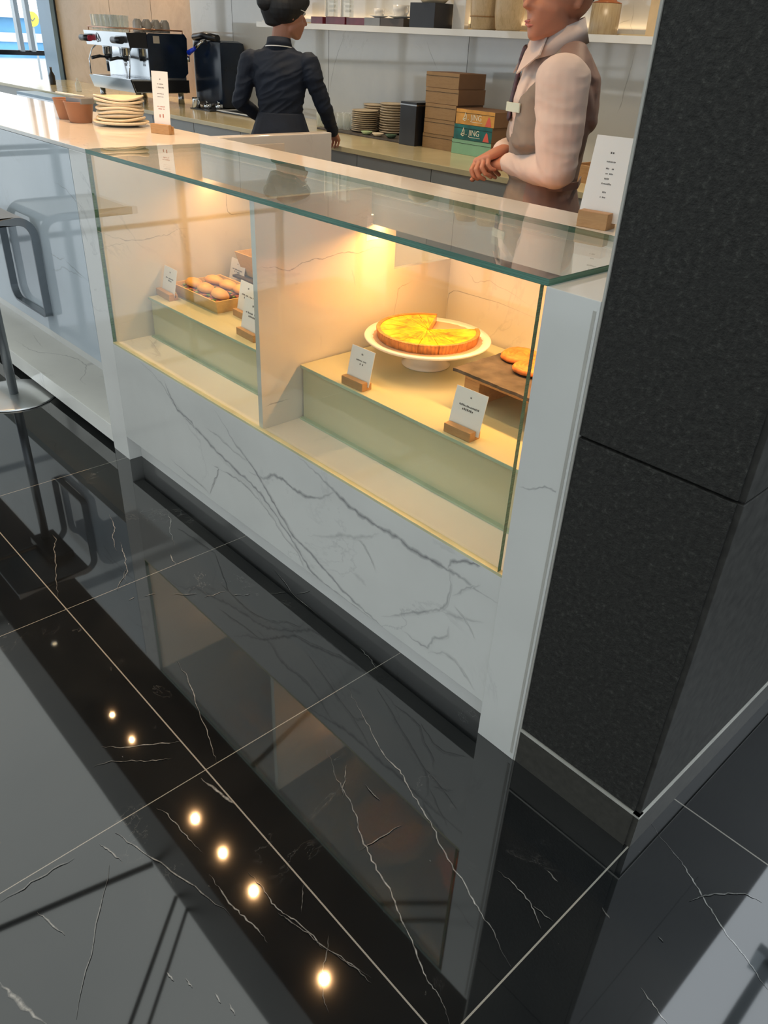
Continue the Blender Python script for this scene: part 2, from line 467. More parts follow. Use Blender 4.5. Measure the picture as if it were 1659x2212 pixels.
def remesh(name, bm, mat, parent, voxel=0.006, smooth_it=4, fold=0.0, world=False):
    me = D.meshes.new(name); bmesh.ops.recalc_face_normals(bm, faces=bm.faces[:]); bm.to_mesh(me); bm.free()
    o = D.objects.new(name, me); COL.objects.link(o)
    md = o.modifiers.new('r', 'REMESH'); md.mode = 'VOXEL'; md.voxel_size = voxel; md.use_smooth_shade = True
    sm = o.modifiers.new('s', 'SMOOTH'); sm.iterations = smooth_it; sm.factor = 0.5
    dg = bpy.context.evaluated_depsgraph_get(); dg.update()
    m2 = D.meshes.new_from_object(o.evaluated_get(dg)); m2.name = name
    o.modifiers.clear(); o.data = m2; D.meshes.remove(me)
    for m in (mat if isinstance(mat, (list, tuple)) else [mat]): m2.materials.append(m)
    if fold:
        q = [v.normal.copy() for v in m2.vertices]
        for v, nn in zip(m2.vertices, q):
            c = v.co
            a = mnoise.noise(Vector((c.x * 9, c.y * 9, c.z * 26 + c.x * 14))) ; b = mnoise.noise(Vector((c.x * 22, c.y * 20 + 7, c.z * 16)))
            v.co = c + nn * fold * (1 - abs(a) * 3.2 + 0.5 * b - 0.4)
        m2.update()
    for p in m2.polygons: p.use_smooth = True
    o.parent = parent
    return o
def text_mesh(name, s, size, mat, parent, origin, xdir, updir, spacing=1.0, thick=0.0003):
    cu = D.curves.new(name, 'FONT'); cu.body = s; cu.size = size; cu.extrude = thick; cu.space_character = spacing
    o = D.objects.new(name, cu); COL.objects.link(o)
    dg = bpy.context.evaluated_depsgraph_get(); dg.update()
    me = D.meshes.new_from_object(o.evaluated_get(dg)); D.objects.remove(o); me.name = name
    x = Vector(xdir).normalized(); y = Vector(updir).normalized(); z = x.cross(y)
    m = Matrix((x, y, z)).transposed().to_4x4(); m.translation = Vector(origin)
    r = parent
    while r.parent: r = r.parent
    mw = Matrix.Translation(r.location) @ r.rotation_euler.to_matrix().to_4x4()
    me.transform(mw.inverted() @ m); me.materials.clear(); me.materials.append(mat)
    t = D.objects.new(name, me); COL.objects.link(t); t.parent = parent
    return t

VEINS = {'front':[(0.00945,0.9425,[(0.201,0.482),(0.279,0.47),(0.367,0.439),(0.418,0.397),(0.526,0.363),(0.602,0.346),(0.689,0.317),(0.775,0.303),(0.872,0.287),(0.938,0.272),(0.989,0.243),(1.076,0.196),(1.137,0.156),(1.186,0.118),(1.257,0.104),(1.359,0.102),(1.446,0.101),(1.509,0.088),(1.57,0.076),(1.638,0.07)]),(0.008100000000000001,1,[(0.373,0.468),(0.406,0.42),(0.448,0.38),(0.543,0.369),(0.57,0.343)]),(0.008100000000000001,1,[(0.694,0.469),(0.747,0.437),(0.799,0.397),(0.878,0.36),(0.929,0.33),(0.978,0.291),(1.028,0.253),(1.101,0.2),(1.174,0.185),(1.245,0.161),(1.325,0.135),(1.402,0.119),(1.466,0.114),(1.518,0.103),(1.588,0.097)]),(0.00945,1,[(0.875,0.324),(0.955,0.333),(1.008,0.369),(1.058,0.378),(1.106,0.366),(1.165,0.368),(1.233,0.392),(1.297,0.441)]),(0.0108,1,[(1.133,0.483),(1.2,0.472),(1.265,0.454),(1.308,0.442),(1.37,0.425),(1.44,0.421),(1.497,0.419),(1.552,0.425),(1.589,0.414),(1.633,0.415),(1.683,0.421),(1.732,0.423),(1.78,0.424),(1.827,0.416),(1.887,0.417)]),(0.00945,1,[(1.724,0.422),(1.733,0.45),(1.766,0.47),(1.81,0.485),(1.858,0.507)]),(0.006,0.69,[(1.505,0.139),(1.562,0.179),(1.615,0.221),(1.674,0.262),(1.714,0.291),(1.735,0.331),(1.741,0.387),(1.729,0.417)]),(0.005,0.575,[(1.748,0.358),(1.783,0.397),(1.824,0.436)]),(0.005,0.575,[(1.714,0.291),(1.763,0.303),(1.802,0.319),(1.853,0.341)]),(0.004,0.575,[(1.76,0.331),(1.794,0.315),(1.831,0.277)]),(0.006,0.69,[(1.584,0.146),(1.641,0.141),(1.686,0.147),(1.7,0.189),(1.747,0.229),(1.748,0.261)]),(0.006,0.575,[(1.688,0.131),(1.737,0.169),(1.78,0.17),(1.817,0.146),(1.853,0.123)]),(0.005,0.69,[(0.353,0.155),(0.455,0.143),(0.554,0.136),(0.617,0.125)]),(0.004,0.9199999999999999,[(0.651,0.255),(0.696,0.256),(0.658,0.192),(0.621,0.127)]),(0.005,0.8049999999999999,[(0.696,0.256),(0.756,0.264),(0.828,0.268),(0.883,0.256),(0.949,0.233)]),(0.005,0.575,[(0.63,0.384),(0.697,0.383),(0.795,0.361),(0.878,0.36)]),(0.008,0.40249999999999997,[(1.175,0.238),(1.256,0.275),(1.331,0.319),(1.393,0.342),(1.452,0.376),(1.479,0.402)]),(0.004,0.575,[(1.393,0.342),(1.424,0.334),(1.456,0.303),(1.472,0.28)]),(0.006,0.575,[(0.911,0.269),(0.949,0.233),(1.0,0.212),(1.05,0.174),(1.125,0.149),(1.161,0.105)]),(0.016,0.21000000000000002,[(0.226,0.472),(0.375,0.438),(0.495,0.37),(0.646,0.337),(0.787,0.286),(0.924,0.266),(1.027,0.225),(1.15,0.153),(1.233,0.127)]),(0.012,0.30000000000000004,[(1.377,0.218),(1.419,0.216),(1.441,0.203)]),(0.008,0.22999999999999998,[(0.493,0.36),(0.536,0.33),(0.582,0.32),(0.596,0.307)])],'floor':[(0.003,1,[(1.56,-0.159),(1.622,-0.182),(1.69,-0.201),(1.778,-0.234),(1.843,-0.238),(1.882,-0.253),(1.941,-0.272),(1.991,-0.284),(2.056,-0.313),(2.119,-0.332),(2.179,-0.35),(2.219,-0.364),(2.244,-0.367),(2.273,-0.38),(2.319,-0.397)]),(0.003,1,[(1.68,-0.333),(1.743,-0.363),(1.8,-0.379),(1.867,-0.4),(1.905,-0.423),(1.955,-0.442),(2.01,-0.457),(2.057,-0.467),(2.103,-0.486),(2.156,-0.504),(2.206,-0.526),(2.23,-0.536),(2.257,-0.537),(2.282,-0.545),(2.308,-0.559)]),(0.003,1,[(2.327,0.096),(2.387,0.072),(2.422,0.061),(2.448,0.045),(2.473,0.032),(2.498,0.017),(2.53,0.001),(2.574,-0.022),(2.603,-0.031),(2.629,-0.041),(2.652,-0.055),(2.668,-0.06)]),(0.003,1,[(2.504,-0.241),(2.538,-0.251),(2.572,-0.26)]),(0.0022,0.9,[(1.159,-0.453),(1.24,-0.463),(1.335,-0.496),(1.421,-0.519),(1.499,-0.545),(1.54,-0.56)]),(0.0022,0.9,[(1.561,-0.731),(1.592,-0.719),(1.644,-0.719),(1.686,-0.715),(1.727,-0.711)]),(0.003,1,[(1.778,-0.728),(1.823,-0.728),(1.867,-0.729),(1.909,-0.724),(1.94,-0.718),(1.975,-0.719)]),(0.006,1,[(1.554,-0.611),(1.6,-0.603),(1.641,-0.597),(1.666,-0.592)]),(0.003,1,[(1.424,-0.593),(1.408,-0.621),(1.384,-0.656),(1.355,-0.703),(1.317,-0.745)]),(0.002,0.8,[(1.362,-0.786),(1.373,-0.747),(1.413,-0.702),(1.441,-0.666),(1.458,-0.634)]),(0.0025,0.9,[(1.827,-0.664),(1.877,-0.66),(1.915,-0.667),(1.947,-0.662),(1.978,-0.651),(2.053,-0.642),(2.113,-0.623),(2.156,-0.612)]),(0.003,1,[(0.337,-0.251),(0.433,-0.276),(0.484,-0.311),(0.57,-0.336)]),(0.003,1,[(0.522,-0.302),(0.594,-0.324),(0.681,-0.357),(0.754,-0.401)]),(0.0025,0.8,[(0.681,-0.357),(0.767,-0.433)]),(0.003,0.8,[(0.334,-0.459),(0.379,-0.461),(0.429,-0.492),(0.521,-0.521),(0.612,-0.559),(0.692,-0.586)]),(0.003,1,[(0.425,-0.074),(0.518,-0.107),(0.561,-0.135),(0.658,-0.171)]),(0.003,1,[(0.689,-0.207),(0.76,-0.225)]),(0.003,1,[(0.966,-0.244),(0.982,-0.177)]),(0.003,1,[(0.846,-0.382),(0.856,-0.348)]),(0.003,1,[(1.034,-0.15),(1.041,-0.126)]),(0.003,1,[(0.834,-0.428),(0.832,-0.407)]),(0.003,1,[(1.135,-0.014),(1.146,0.032)]),(0.002,0.6,[(0.892,-0.314),(0.938,-0.252)]),(0.002,0.6,[(1.012,-0.172),(1.029,-0.146)]),(0.002,0.6,[(1.077,-0.077),(1.112,-0.026)]),(0.0025,0.8,[(2.169,-0.263),(2.217,-0.26),(2.258,-0.265),(2.287,-0.28),(2.311,-0.295)]),(0.002,0.7,[(2.269,-0.268),(2.317,-0.263)]),(0.008,1,[(1.713,-1.128),(1.769,-1.114),(1.838,-1.093)]),(0.002,0.7,[(2.041,-0.62),(2.066,-0.647),(2.086,-0.672),(2.122,-0.7),(2.151,-0.71)]),(0.002,0.5,[(1.923,-0.593),(1.949,-0.615),(1.97,-0.633)]),(0.002,0.7,[(1.815,-0.397),(1.771,-0.352),(1.747,-0.326)]),(0.002,0.8,[(1.942,-0.455),(1.947,-0.4),(1.956,-0.341)]),(0.002,0.8,[(1.818,-0.331),(1.851,-0.334),(1.875,-0.334)]),(0.002,0.7,[(0.978,0.009),(1.116,-0.022),(1.272,-0.028)]),(0.003,0.8,[(1.45,-0.027),(1.501,-0.033),(1.552,-0.047)]),(0.002,0.6,[(1.623,-0.873),(1.753,-0.967),(1.864,-1.051)]),(0.003,0.7,[(1.562,-0.866),(1.593,-0.858),(1.631,-0.85)]),(0.003,0.7,[(1.626,-1.025),(1.666,-1.015),(1.706,-1.004)]),(0.003,0.7,[(1.56,-0.829),(1.622,-0.81),(1.704,-0.786),(1.782,-0.763),(1.882,-0.743)]),(0.003,0.8,[(1.988,-0.845),(2.009,-0.846)]),(0.003,0.8,[(2.02,-0.835),(2.043,-0.838)]),(0.003,0.7,[(1.929,-0.871),(1.952,-0.871)]),(0.003,0.8,[(1.897,-0.892),(1.919,-0.89)]),(0.002,0.6,[(1.558,-1.072),(1.559,-0.994),(1.561,-0.921)]),(0.003,0.6,[(2.479,-0.011),(2.488,0.013),(2.505,0.044),(2.529,0.073),(2.549,0.095),(2.582,0.104)]),(0.0025,0.5,[(2.475,-0.128),(2.488,-0.13)]),(0.004,0.5,[(2.365,-0.161),(2.39,-0.17)]),(0.004,0.6,[(2.238,-0.181),(2.271,-0.184)]),(0.002,0.6,[(1.939,-0.669),(1.964,-0.662),(2.012,-0.648),(2.055,-0.645)]),(0.002,0.6,[(2.076,-0.636),(2.121,-0.623),(2.164,-0.618)])],'divider':[(0.004,0.9,[(0.018,0.963),(0.029,0.967),(0.047,0.962),(0.073,0.961),(0.095,0.951),(0.122,0.944),(0.141,0.949),(0.165,0.96),(0.189,0.961),(0.213,0.966),(0.237,0.96),(0.262,0.964),(0.304,0.969),(0.338,0.968),(0.373,0.96),(0.413,0.965),(0.44,0.97),(0.472,0.963),(0.515,0.964)]),(0.004,0.7,[(0.607,0.847),(0.588,0.839),(0.563,0.837),(0.544,0.828),(0.541,0.796),(0.533,0.764),(0.528,0.736)]),(0.005,0.8,[(0.022,0.563),(0.051,0.566),(0.079,0.566),(0.113,0.565)]),(0.006,0.3,[(0.348,0.918),(0.356,0.897),(0.366,0.862)]),(0.006,0.2,[(0.232,0.748),(0.234,0.72),(0.23,0.696)])],'left_inner':[(0.004,0.8,[(0.0,0.892),(0.047,0.867),(0.109,0.848),(0.169,0.844),(0.218,0.851),(0.267,0.851),(0.297,0.864),(0.363,0.869)]),(0.004,0.5,[(0.01,0.836),(0.049,0.84),(0.108,0.839)])],'hatch_left':[(0.004,1,[(0.528,1.034),(0.521,0.937),(0.525,0.909),(0.541,0.896),(0.648,0.897)])],'hatch_back':[(0.004,1,[(0.952,0.693),(0.947,0.752),(0.951,0.778),(0.97,0.792),(0.991,0.796),(1.171,0.8),(1.348,0.787)])],'bar_front':[(0.005,0.7,[(-0.315,1.007),(-0.215,0.998),(-0.148,0.971),(-0.095,0.945),(-0.051,0.916),(-0.021,0.887)]),(0.006,0.6,[(-0.47,0.724),(-0.423,0.721),(-0.377,0.717),(-0.322,0.735)]),(0.006,0.6,[(-0.325,0.728),(-0.255,0.711),(-0.138,0.689)]),(0.006,0.5,[(-0.485,0.655),(-0.432,0.663),(-0.355,0.693),(-0.264,0.69),(-0.152,0.692)])],'ledge':[(0.006,0.6,[(-1.365,0.067),(-1.289,0.076),(-1.188,0.075),(-1.117,0.093),(-1.057,0.143),(-0.996,0.183),(-0.914,0.209),(-0.809,0.204),(-0.713,0.151),(-0.66,0.105),(-0.578,0.103)]),(0.004,0.4,[(-1.41,0.181),(-1.285,0.156),(-1.16,0.139)])],'post':[(0.007,0.8,[(1.891,0.728),(1.924,0.737),(1.955,0.757),(1.983,0.757),(2.004,0.781)])],'back':[(0.008,0.8,[(-2.593,1.55),(-2.661,1.433),(-2.732,1.306),(-2.766,1.208),(-2.787,1.06)]),(0.008,0.7,[(-1.725,1.5),(-1.67,1.414),(-1.603,1.333)]),(0.01,0.7,[(-0.07,1.537),(-0.075,1.436),(-0.09,1.331),(-0.101,1.224),(-0.114,1.186)]),(0.008,0.7,[(-4.427,1.585),(-4.333,1.409),(-4.225,1.214),(-4.158,1.052),(-4.106,0.886)]),(0.006,0.6,[(-0.136,1.743),(-0.126,1.679),(-0.13,1.624),(-0.096,1.581)]),(0.006,0.6,[(-0.129,1.657),(-0.199,1.634),(-0.252,1.599)])],'deck':[(0.02,0.35,[(0.027,0.177),(0.104,0.106),(0.227,0.067),(0.161,0.057)]),(0.006,0.6,[(0.024,0.126),(0.132,0.101),(0.206,0.079),(0.231,0.034)])]}
# ================================================================== THE SETTING
bm = BM(); box(bm, (-12, -11, -0.12), (9.2, 6.2, 0.0))
veins(bm, VEINS['floor'], lambda u, v: (u, v, 0.0), (0, 0, 1), kw=1.15)
obj('floor', bm, FLOOR, kind='structure')

bm = BM(); box(bm, (-12, -6.0, 3.5), (4.0, 0.05, 3.7))
obj('ceiling', bm, LUMC, kind='structure')
bm = BM(); box(bm, (-12, -11, 3.5), (9.2, -6.0, 3.7)); box(bm, (4.0, -6.0, 3.5), (9.2, 0.05, 3.7))
obj('ceiling', bm, HALLW, kind='structure')
def ceil_strip(a, b, w=0.05):
    bm = BM(); a = Vector((a[0], a[1], 3.488)); b = Vector((b[0], b[1], 3.488))
    strap(bm, [a, b], w, 0.022, (b - a).cross(Vector((0, 0, 1))))
    obj('trim_1', bm, FASC, kind='structure')
ceil_strip((-0.68, 0.04), (-1.75, -4.5), 0.035)
ceil_strip((-0.36, 0.04), (1.55, -2.16), 0.022)
ceil_strip((-0.235, 0.05), (1.7, -2.13), 0.018)
for yy in (-4.2, -7.0):
    ceil_strip((-12, yy), (9, yy), 0.18)
for xx in (-7, -4, 4.6, 7.4):
    ceil_strip((xx, -11), (xx, 0.0), 0.14)

# lowered dark soffit over the shop with its black front edge
bm = BM(); box(bm, (-8.3, 0.05, 2.8), (2.005, 6.2, 3.7))
o = obj('trim_2', bm, [CEILD, FASC], kind='structure')
for p in o.data.polygons:
    if p.normal.y < -0.5: p.material_index = 1
# back wall of the shop: glossy marble slabs, tan veneer at its left
bm = BM(); box(bm, (-4.85, 3.30, 0), (2.05, 3.42, 2.8))
veins(bm, VEINS['back'], lambda u, v: (u, 3.30, v), (0, -1, 0), sub=3)
for jx in (-2.8, -1.33, -4.15, 0.12, 1.5):
    box(bm, (jx - 0.0015, 3.2992, 0), (jx + 0.0015, 3.301, 2.8), 1)
obj('wall_back', bm, [MARW, STONEJ], kind='structure')
bm = BM(); box(bm, (-7.875, 3.30, 0), (-4.85, 3.42, 2.8))
for jx in (-6.5, -5.6):
    box(bm, (jx - 0.002, 3.299, 0), (jx + 0.002, 3.301, 2.8), 1)
obj('wall_left', bm, [WALN, STONEJ], kind='structure')
bm = BM(); box(bm, (-8.27, 3.24, 0), (-7.90, 3.42, 2.8))
box(bm, (-7.90, 3.29, 0), (-7.875, 3.42, 2.8), 1); box(bm, (-8.27, 3.236, 0.80), (-7.90, 3.24, 0.81), 1)
obj('trim_3', bm, [PILLAR, FASC], kind='structure')
# stone pier beside the case
bm = BM()
def clad(x0, x1, y0, y1, z0, z1, mi=0): box(bm, (x0, y0, z0), (x1, y1, z1), mi)
clad(2.020, 2.318, 0.012, 0.78, 0.0, 3.8, 1); clad(2.24, 2.31, 0.78, 6.0, 0.0, 2.55, 2)
for z0, z1 in ((0.113, 0.884), (0.889, 1.659), (1.664, 2.434), (2.439, 3.6)):
    box(bm, (2.006, 0.0, z0), (2.3135, 0.014, z1), 0, 0.002)
    yy = 0.0
    box(bm, (2.311, 0.0045, z0), (2.325, 0.78, z1), 2, 0.002)
PIERSIDE = simple('honed_dark_granite', (0.034, 0.033, 0.030), 0.55, 0, 0.3, 40, bump=0.15, spec=0.2)
obj('wall_right', bm, [STONE, STONEJ, PIERSIDE, HALLW], kind='structure')
bm = BM(); box(bm, (2.006, -0.001, 0.0), (2.314, 0.014, 0.104)); box(bm, (2.312, 0.004, 0), (2.326, 0.78, 0.104))
box(bm, (2.004, -0.003, 0.104), (2.3275, 0.016, 0.110), 1); box(bm, (2.312, -0.003, 0.104), (2.3285, 0.78, 0.110), 1)
obj('baseboard_right', bm, [SKIRT, CAULK], kind='structure')
bm = BM(); box(bm, (2.0005, -0.002, 0.0), (2.005, 0.60, 3.6))
obj('trim_4', bm, CAULK, kind='structure')

# daylight windows round the hall
def window(name, axis, pos, a0, a1, z0, z1, na, rails, fr=0.07, sill=True):
    bm = BM()
    def b(u0, u1, w0, w1, d=0.06, mi=0):
        if axis == 'x': box(bm, (pos - d, u0, w0), (pos + d, u1, w1), mi)
        else: box(bm, (u0, pos - d, w0), (u1, pos + d, w1), mi)
    for i in range(na + 1):
        u = a0 + (a1 - a0) * i / na; b(u - fr, u + fr, z0, z1)
    for r in rails: b(a0, a1, r - fr * 0.6, r + fr * 0.6, 0.05, 1)
    obj(name, bm, [ALU, FASC], kind='structure')
window('window_1', 'x', -9.0, -11, 6.0, 0, 3.5, 9, (0.04, 1.135, 3.4), 0.045)
bm = BM()
for y0 in (3.20, 3.34): box(bm, (-9.0, y0, 1.15), (-8.9, y0 + 0.05, 3.5))
obj('window_2', bm, ALU, kind='structure')
window('window_3', 'y', -10.0, -9, 9.0, 0, 3.5, 7, (0.04, 2.5), 0.05)
bm = BM(); box(bm, (-9, -10.1, 0), (9, -9.95, 0.95)); box(bm, (-9, -10.1, 2.6), (9, -9.95, 3.5)); obj('wall_front', bm, HALLW, kind='structure')
window('window_4', 'x', 9.0, -10, 6.0, 0, 3.5, 6, (0.04, 1.1, 3.4), 0.09)
# hall beyond the pier
bm = BM(); box(bm, (2.33, 6.0, 0), (9.2, 6.15, 4.0)); obj('wall_far', bm, HALLW, kind='structure')
bm = BM()
for k in range(5): box(bm, (2.42 + k * 1.7, 0.05, 5.6), (2.52 + k * 1.7, 6.1, 5.8))
box(bm, (2.33, 2.6, 5.55), (9.2, 2.75, 5.85)); box(bm, (2.33, 4.3, 5.55), (9.2, 4.4, 5.85))
obj('window_5', bm, ALU, kind='structure')
bm = BM(); box(bm, (-9, 6.0, 0), (-4, 6.1, 2.8)); obj('wall_rear', bm, HALLW, kind='structure')

# outside the left window
bm = BM(); box(bm, (-90, -40, -0.4), (-12.2, 60, -0.2))
single('airport_apron', bm, ASPH, 'pale concrete apron outside the left window', 'ground', (-30, 10, -0.4))
t = thing('terminal_building', 'long low blue building far outside the left window', 'building', (-46, 16, -0.2))
bm = BM(); box(bm, (-48, 8, -0.2), (-44, 26, 1.55)); obj('wall', bm, BLUEB, t)
bm = BM(); box(bm, (-48.3, 7.6, 1.55), (-43.7, 26.4, 1.75)); obj('roof', bm, WHITEP, t)
bm = BM(); box(bm, (-43.98, 8.4, 0.5), (-43.9, 25.6, 0.9)); obj('window_band', bm, WHITEP, t)
t = thing('round_sign', 'round yellow sign standing outside the left window', 'sign', (-24, 9.35, -0.2))
bm = BM(); tube(bm, [(-24, 9.35, -0.2), (-24, 9.35, 1.4)], 0.03); obj('post', bm, ALU, t)
bm = BM(); tube(bm, [(-24.03, 9.35, 1.52), (-23.97, 9.35, 1.52)], 0.19, 32, up=(0, 0, 1)); obj('disc', bm, YEL, t)
bm = BM(); tube(bm, [(-23.965, 9.27, 1.55), (-23.965, 9.35, 1.47), (-23.965, 9.43, 1.55)], 0.014, 6); obj('arrow_mark', bm, GREY, t)

# ================================================================== LIGHTS OF THE SHOP
for i, x in enumerate((-2.493, -1.474, -1.168, -0.322, 0.003, 0.332, 0.987)):
    y = 0.228
    big = x in (-1.474, -0.322)
    t = thing('downlight', 'small round warm downlight in the dark soffit above the counter front', 'light', (x, y, 2.8), 0, 'downlights over the counter front')
    bm = BM(); lathe(bm, [(0.017, -0.004), (0.028, -0.004), (0.028, 0.001), (0.017, 0.001)], (x, y, 2.8), 28, closed=True); obj('bezel', bm, BRASS if False else CHROME, t)
    bm = BM(); lathe(bm, [(0.0165, -0.003), (0.0165, 0.0)], (x, y, 2.8), 24); obj('lamp', bm, BULB if big else emis('downlight_lamp_dim', (1, 0.78, 0.45), 5.0), t)
    sp = D.lights.new('downlight_beam', 'SPOT'); sp.energy = 62 if big else 44; sp.color = (1.0, 0.56, 0.24); sp.spot_size = math.radians(95); sp.spot_blend = 0.8; sp.shadow_soft_size = 0.012 if big else 0.005
    so = D.objects.new('downlight_beam', sp); COL.objects.link(so); so.location = (x, y, 2.79)
for i, (x, y) in enumerate(((-6.6, 2.9), (-5.2, 3.0), (-3.4, 1.7), (-1.2, 1.7), (-2.2, 2.6), (0.2, 2.5), (1.3, 2.0))):  # unseen lamps, added in the soffit to brighten the staff area
    t = thing('added_ceiling_lamp', 'round warm white lamp added in the soffit to brighten the staff area', 'light', (x, y, 2.8), 0, 'added fill lamps over the staff area')
    bm = BM(); lathe(bm, [(0.07, -0.004), (0.085, -0.004), (0.085, 0.001), (0.07, 0.001)], (x, y, 2.8), 28, closed=True); obj('bezel', bm, CHROME, t)
    bm = BM(); lathe(bm, [(0.0695, -0.003), (0.0695, 0.0)], (x, y, 2.8), 24); obj('lamp', bm, BULB, t)
    sp = D.lights.new('added_ceiling_lamp_beam', 'SPOT'); sp.energy = 60; sp.color = (1.0, 0.80, 0.56); sp.spot_size = math.radians(130); sp.spot_blend = 0.9; sp.shadow_soft_size = 0.06
    so = D.objects.new('added_ceiling_lamp_beam', sp); COL.objects.link(so); so.location = (x, y, 2.78)

t = thing('wall_washer', 'small amber lamp in the soffit close to the tan wall panel', 'light', (-5.25, 3.16, 2.8))
bm = BM(); lathe(bm, [(0.03, -0.004), (0.04, -0.004), (0.04, 0.001), (0.03, 0.001)], (-5.25, 3.16, 2.8), 28, closed=True); obj('bezel', bm, CHROME, t)
bm = BM(); lathe(bm, [(0.0295, -0.003), (0.0295, 0.0)], (-5.25, 3.16, 2.8), 24); obj('lamp', bm, BULB, t)
sp = D.lights.new('wall_washer_beam', 'SPOT'); sp.energy = 70; sp.color = (1.0, 0.62, 0.28); sp.spot_size = math.radians(48); sp.spot_blend = 0.6; sp.shadow_soft_size = 0.02
so = D.objects.new('wall_washer_beam', sp); COL.objects.link(so); so.location = (-5.25, 3.16, 2.79)

# ================================================================== DISPLAY CASE
XC = 1.885; ZD = 0.492; ZT = 1.150; YB = 0.78; XD = 0.925; XD2 = 0.945
case = thing('display_case', 'white marble bakery display case with a glass front and top', 'display case', (0.94, 0.4, 0))
bm = BM(); box(bm, (0.0, 0.0, 0.104), (XC, 0.045, ZD - 0.004), 0, 0.0015)
veins(bm, VEINS['front'], lambda u, v: (min(max(u, 0.002), XC - 0.002), 0.0, min(max(v, 0.106), ZD - 0.006)), (0, -1, 0), kw=1.7)
obj('front_panel', bm, MAR, case)
bm = BM(); box(bm, (0.0, 0.052, 0.0), (XC, 0.09, 0.46)); obj('kick_panel', bm, MAR2, case)
bm = BM(); box(bm, (-0.134, 0.0, 0), (-0.0005, 0.585, ZT - 0.0142), 0, 0.0015); obj('corner_post', bm, MAR2, case)['label'] = 'left marble end post'
bm = BM(); box(bm, (XC, -0.004, 0), (2.0, 0.431, ZT - 0.012), 0, 0.0015)
box(bm, (1.9885, -0.0048, 0.02), (1.995, -0.0035, ZT - 0.03), 1)
veins(bm, VEINS['post'], lambda u, v: (min(max(u, XC + .002), 1.982), -0.004, v), (0, -1, 0))
obj('corner_post', bm, [MAR, CAULK], case)['label'] = 'right marble end post with one dark vein'
bm = BM(); box(bm, (0.0, 0.014, ZD - 0.012), (XC, YB + 0.02, ZD), 0, 0.0)
veins(bm, VEINS['deck'], lambda u, v: (u, v, ZD), (0, 0, 1))
obj('deck', bm, MAR2, case)
bm = BM(); box(bm, (0.0, 0.0, ZD - 0.0045), (XC, 0.0155, ZD + 0.003)); obj('glass_channel', bm, simple('pale_yellow_seal', (0.58, 0.56, 0.34), 0.4), case)
# inner left wall
bm = BM(); box(bm, (-0.0005, 0.014, ZD), (0.006, YB + 0.02, ZT - 0.014))
veins(bm, VEINS['left_inner'], lambda u, v: (0.006, u, v), (1, 0, 0)); veins(bm, VEINS['hatch_left'], lambda u, v: (0.006, u, v), (1, 0, 0), amp=0.1)
obj('side_lining', bm, CASEM, case)
# divider with the notch at its upper back
bm = BM()
prof = [(0.014, ZD), (YB, ZD), (YB, 0.893), (0.523, 0.893), (0.523, 1.05), (0.42, 1.05), (0.42, ZT - 0.014), (0.014, ZT - 0.014)]
vs = [bm.verts.new((XD, y, z)) for y, z in prof]; f = bm.faces.new(vs)
r = bmesh.ops.extrude_face_region(bm, geom=[f]); bmesh.ops.translate(bm, verts=[g for g in r['geom'] if isinstance(g, bmesh.types.BMVert)], vec=(XD2 - XD, 0, 0))
bmesh.ops.recalc_face_normals(bm, faces=bm.faces[:])
veins(bm, VEINS['divider'], lambda u, v: (XD2, u, v), (1, 0, 0), amp=0.7)
obj('divider', bm, CASEM, case)
bm = BM(); box(bm, (XD2, 0.402, 0.992), (XD2 + 0.0012, 0.478, 1.062)); obj('sticker', bm, PAPER, case)['label'] = 'blank white sticker on the divider'
# back panel, upper opening, working ledge behind
bm = BM(); box(bm, (0.0, YB, ZD - 0.4), (XC, YB + 0.02, 0.90))
veins(bm, VEINS['hatch_back'], lambda u, v: (u, YB, v), (0, -1, 0), amp=0.1)
veins(bm, [(.004, .6, [(1.02, .87), (1.06, .84), (1.12, .86), (1.3, .82)]), (.004, .5, [(1.3, .62), (1.36, .66), (1.45, .63), (1.5, .66)])], lambda u, v: (u, YB, v), (0, -1, 0))
obj('back_panel', bm, CASEM, case)
bm = BM(); box(bm, (0.0, 0.53, 1.05), (XC, 0.60, 1.12)); obj('rear_beam', bm, MAR2, case)
# marble rail along the top
bm = BM(); box(bm, (0.0, 0.432, 1.062), (2.0, 0.585, ZT), 0, 0.002)
obj('top_rail', bm, MAR2, case)
# glass
def pane(name, a, b, thin, parent, edge_faces=True):
    bm = BM(); box(bm, a, b)
    for f in bm.faces:
        if abs(f.normal[thin]) < 0.5: f.material_index = 1
    return obj(name, bm, [GLASS, GEDGE], parent)
pane('front_pane', (0.002, 0.001, ZD - 0.004), (1.868, 0.013, ZT - 0.0135), 1, case)
pane('top_pane', (0.0, 0.0, ZT - 0.013), (XC + 0.001, 0.4315, ZT), 2, case)
# warm light bar under the rail
bm = BM(); box(bm, (0.02, 0.436, 1.046), (XD - 0.005, 0.470, 1.062)); box(bm, (XD2 + 0.005, 0.436, 1.046), (XC - 0.005, 0.470, 1.062))
obj('light_bar', bm, LEDW, case)
bm = BM(); box(bm, (0.01, 0.4265, 1.0365), (XD - 0.002, 0.4335, 1.12)); box(bm, (XD2 + 0.002, 0.4265, 1.0365), (XC - 0.002, 0.4335, 1.12))
obj('light_shield', bm, MAR2, case)
for x0, x1, pw in ((0.02, XD - 0.01, 2.3), (XD2 + 0.01, XC - 0.01, 7.6)):
    area('case_led', ((x0 + x1) / 2, 0.458, 1.043), (math.radians(-20), 0, 0), x1 - x0, 0.02, pw, (1.0, 0.44, 0.115))

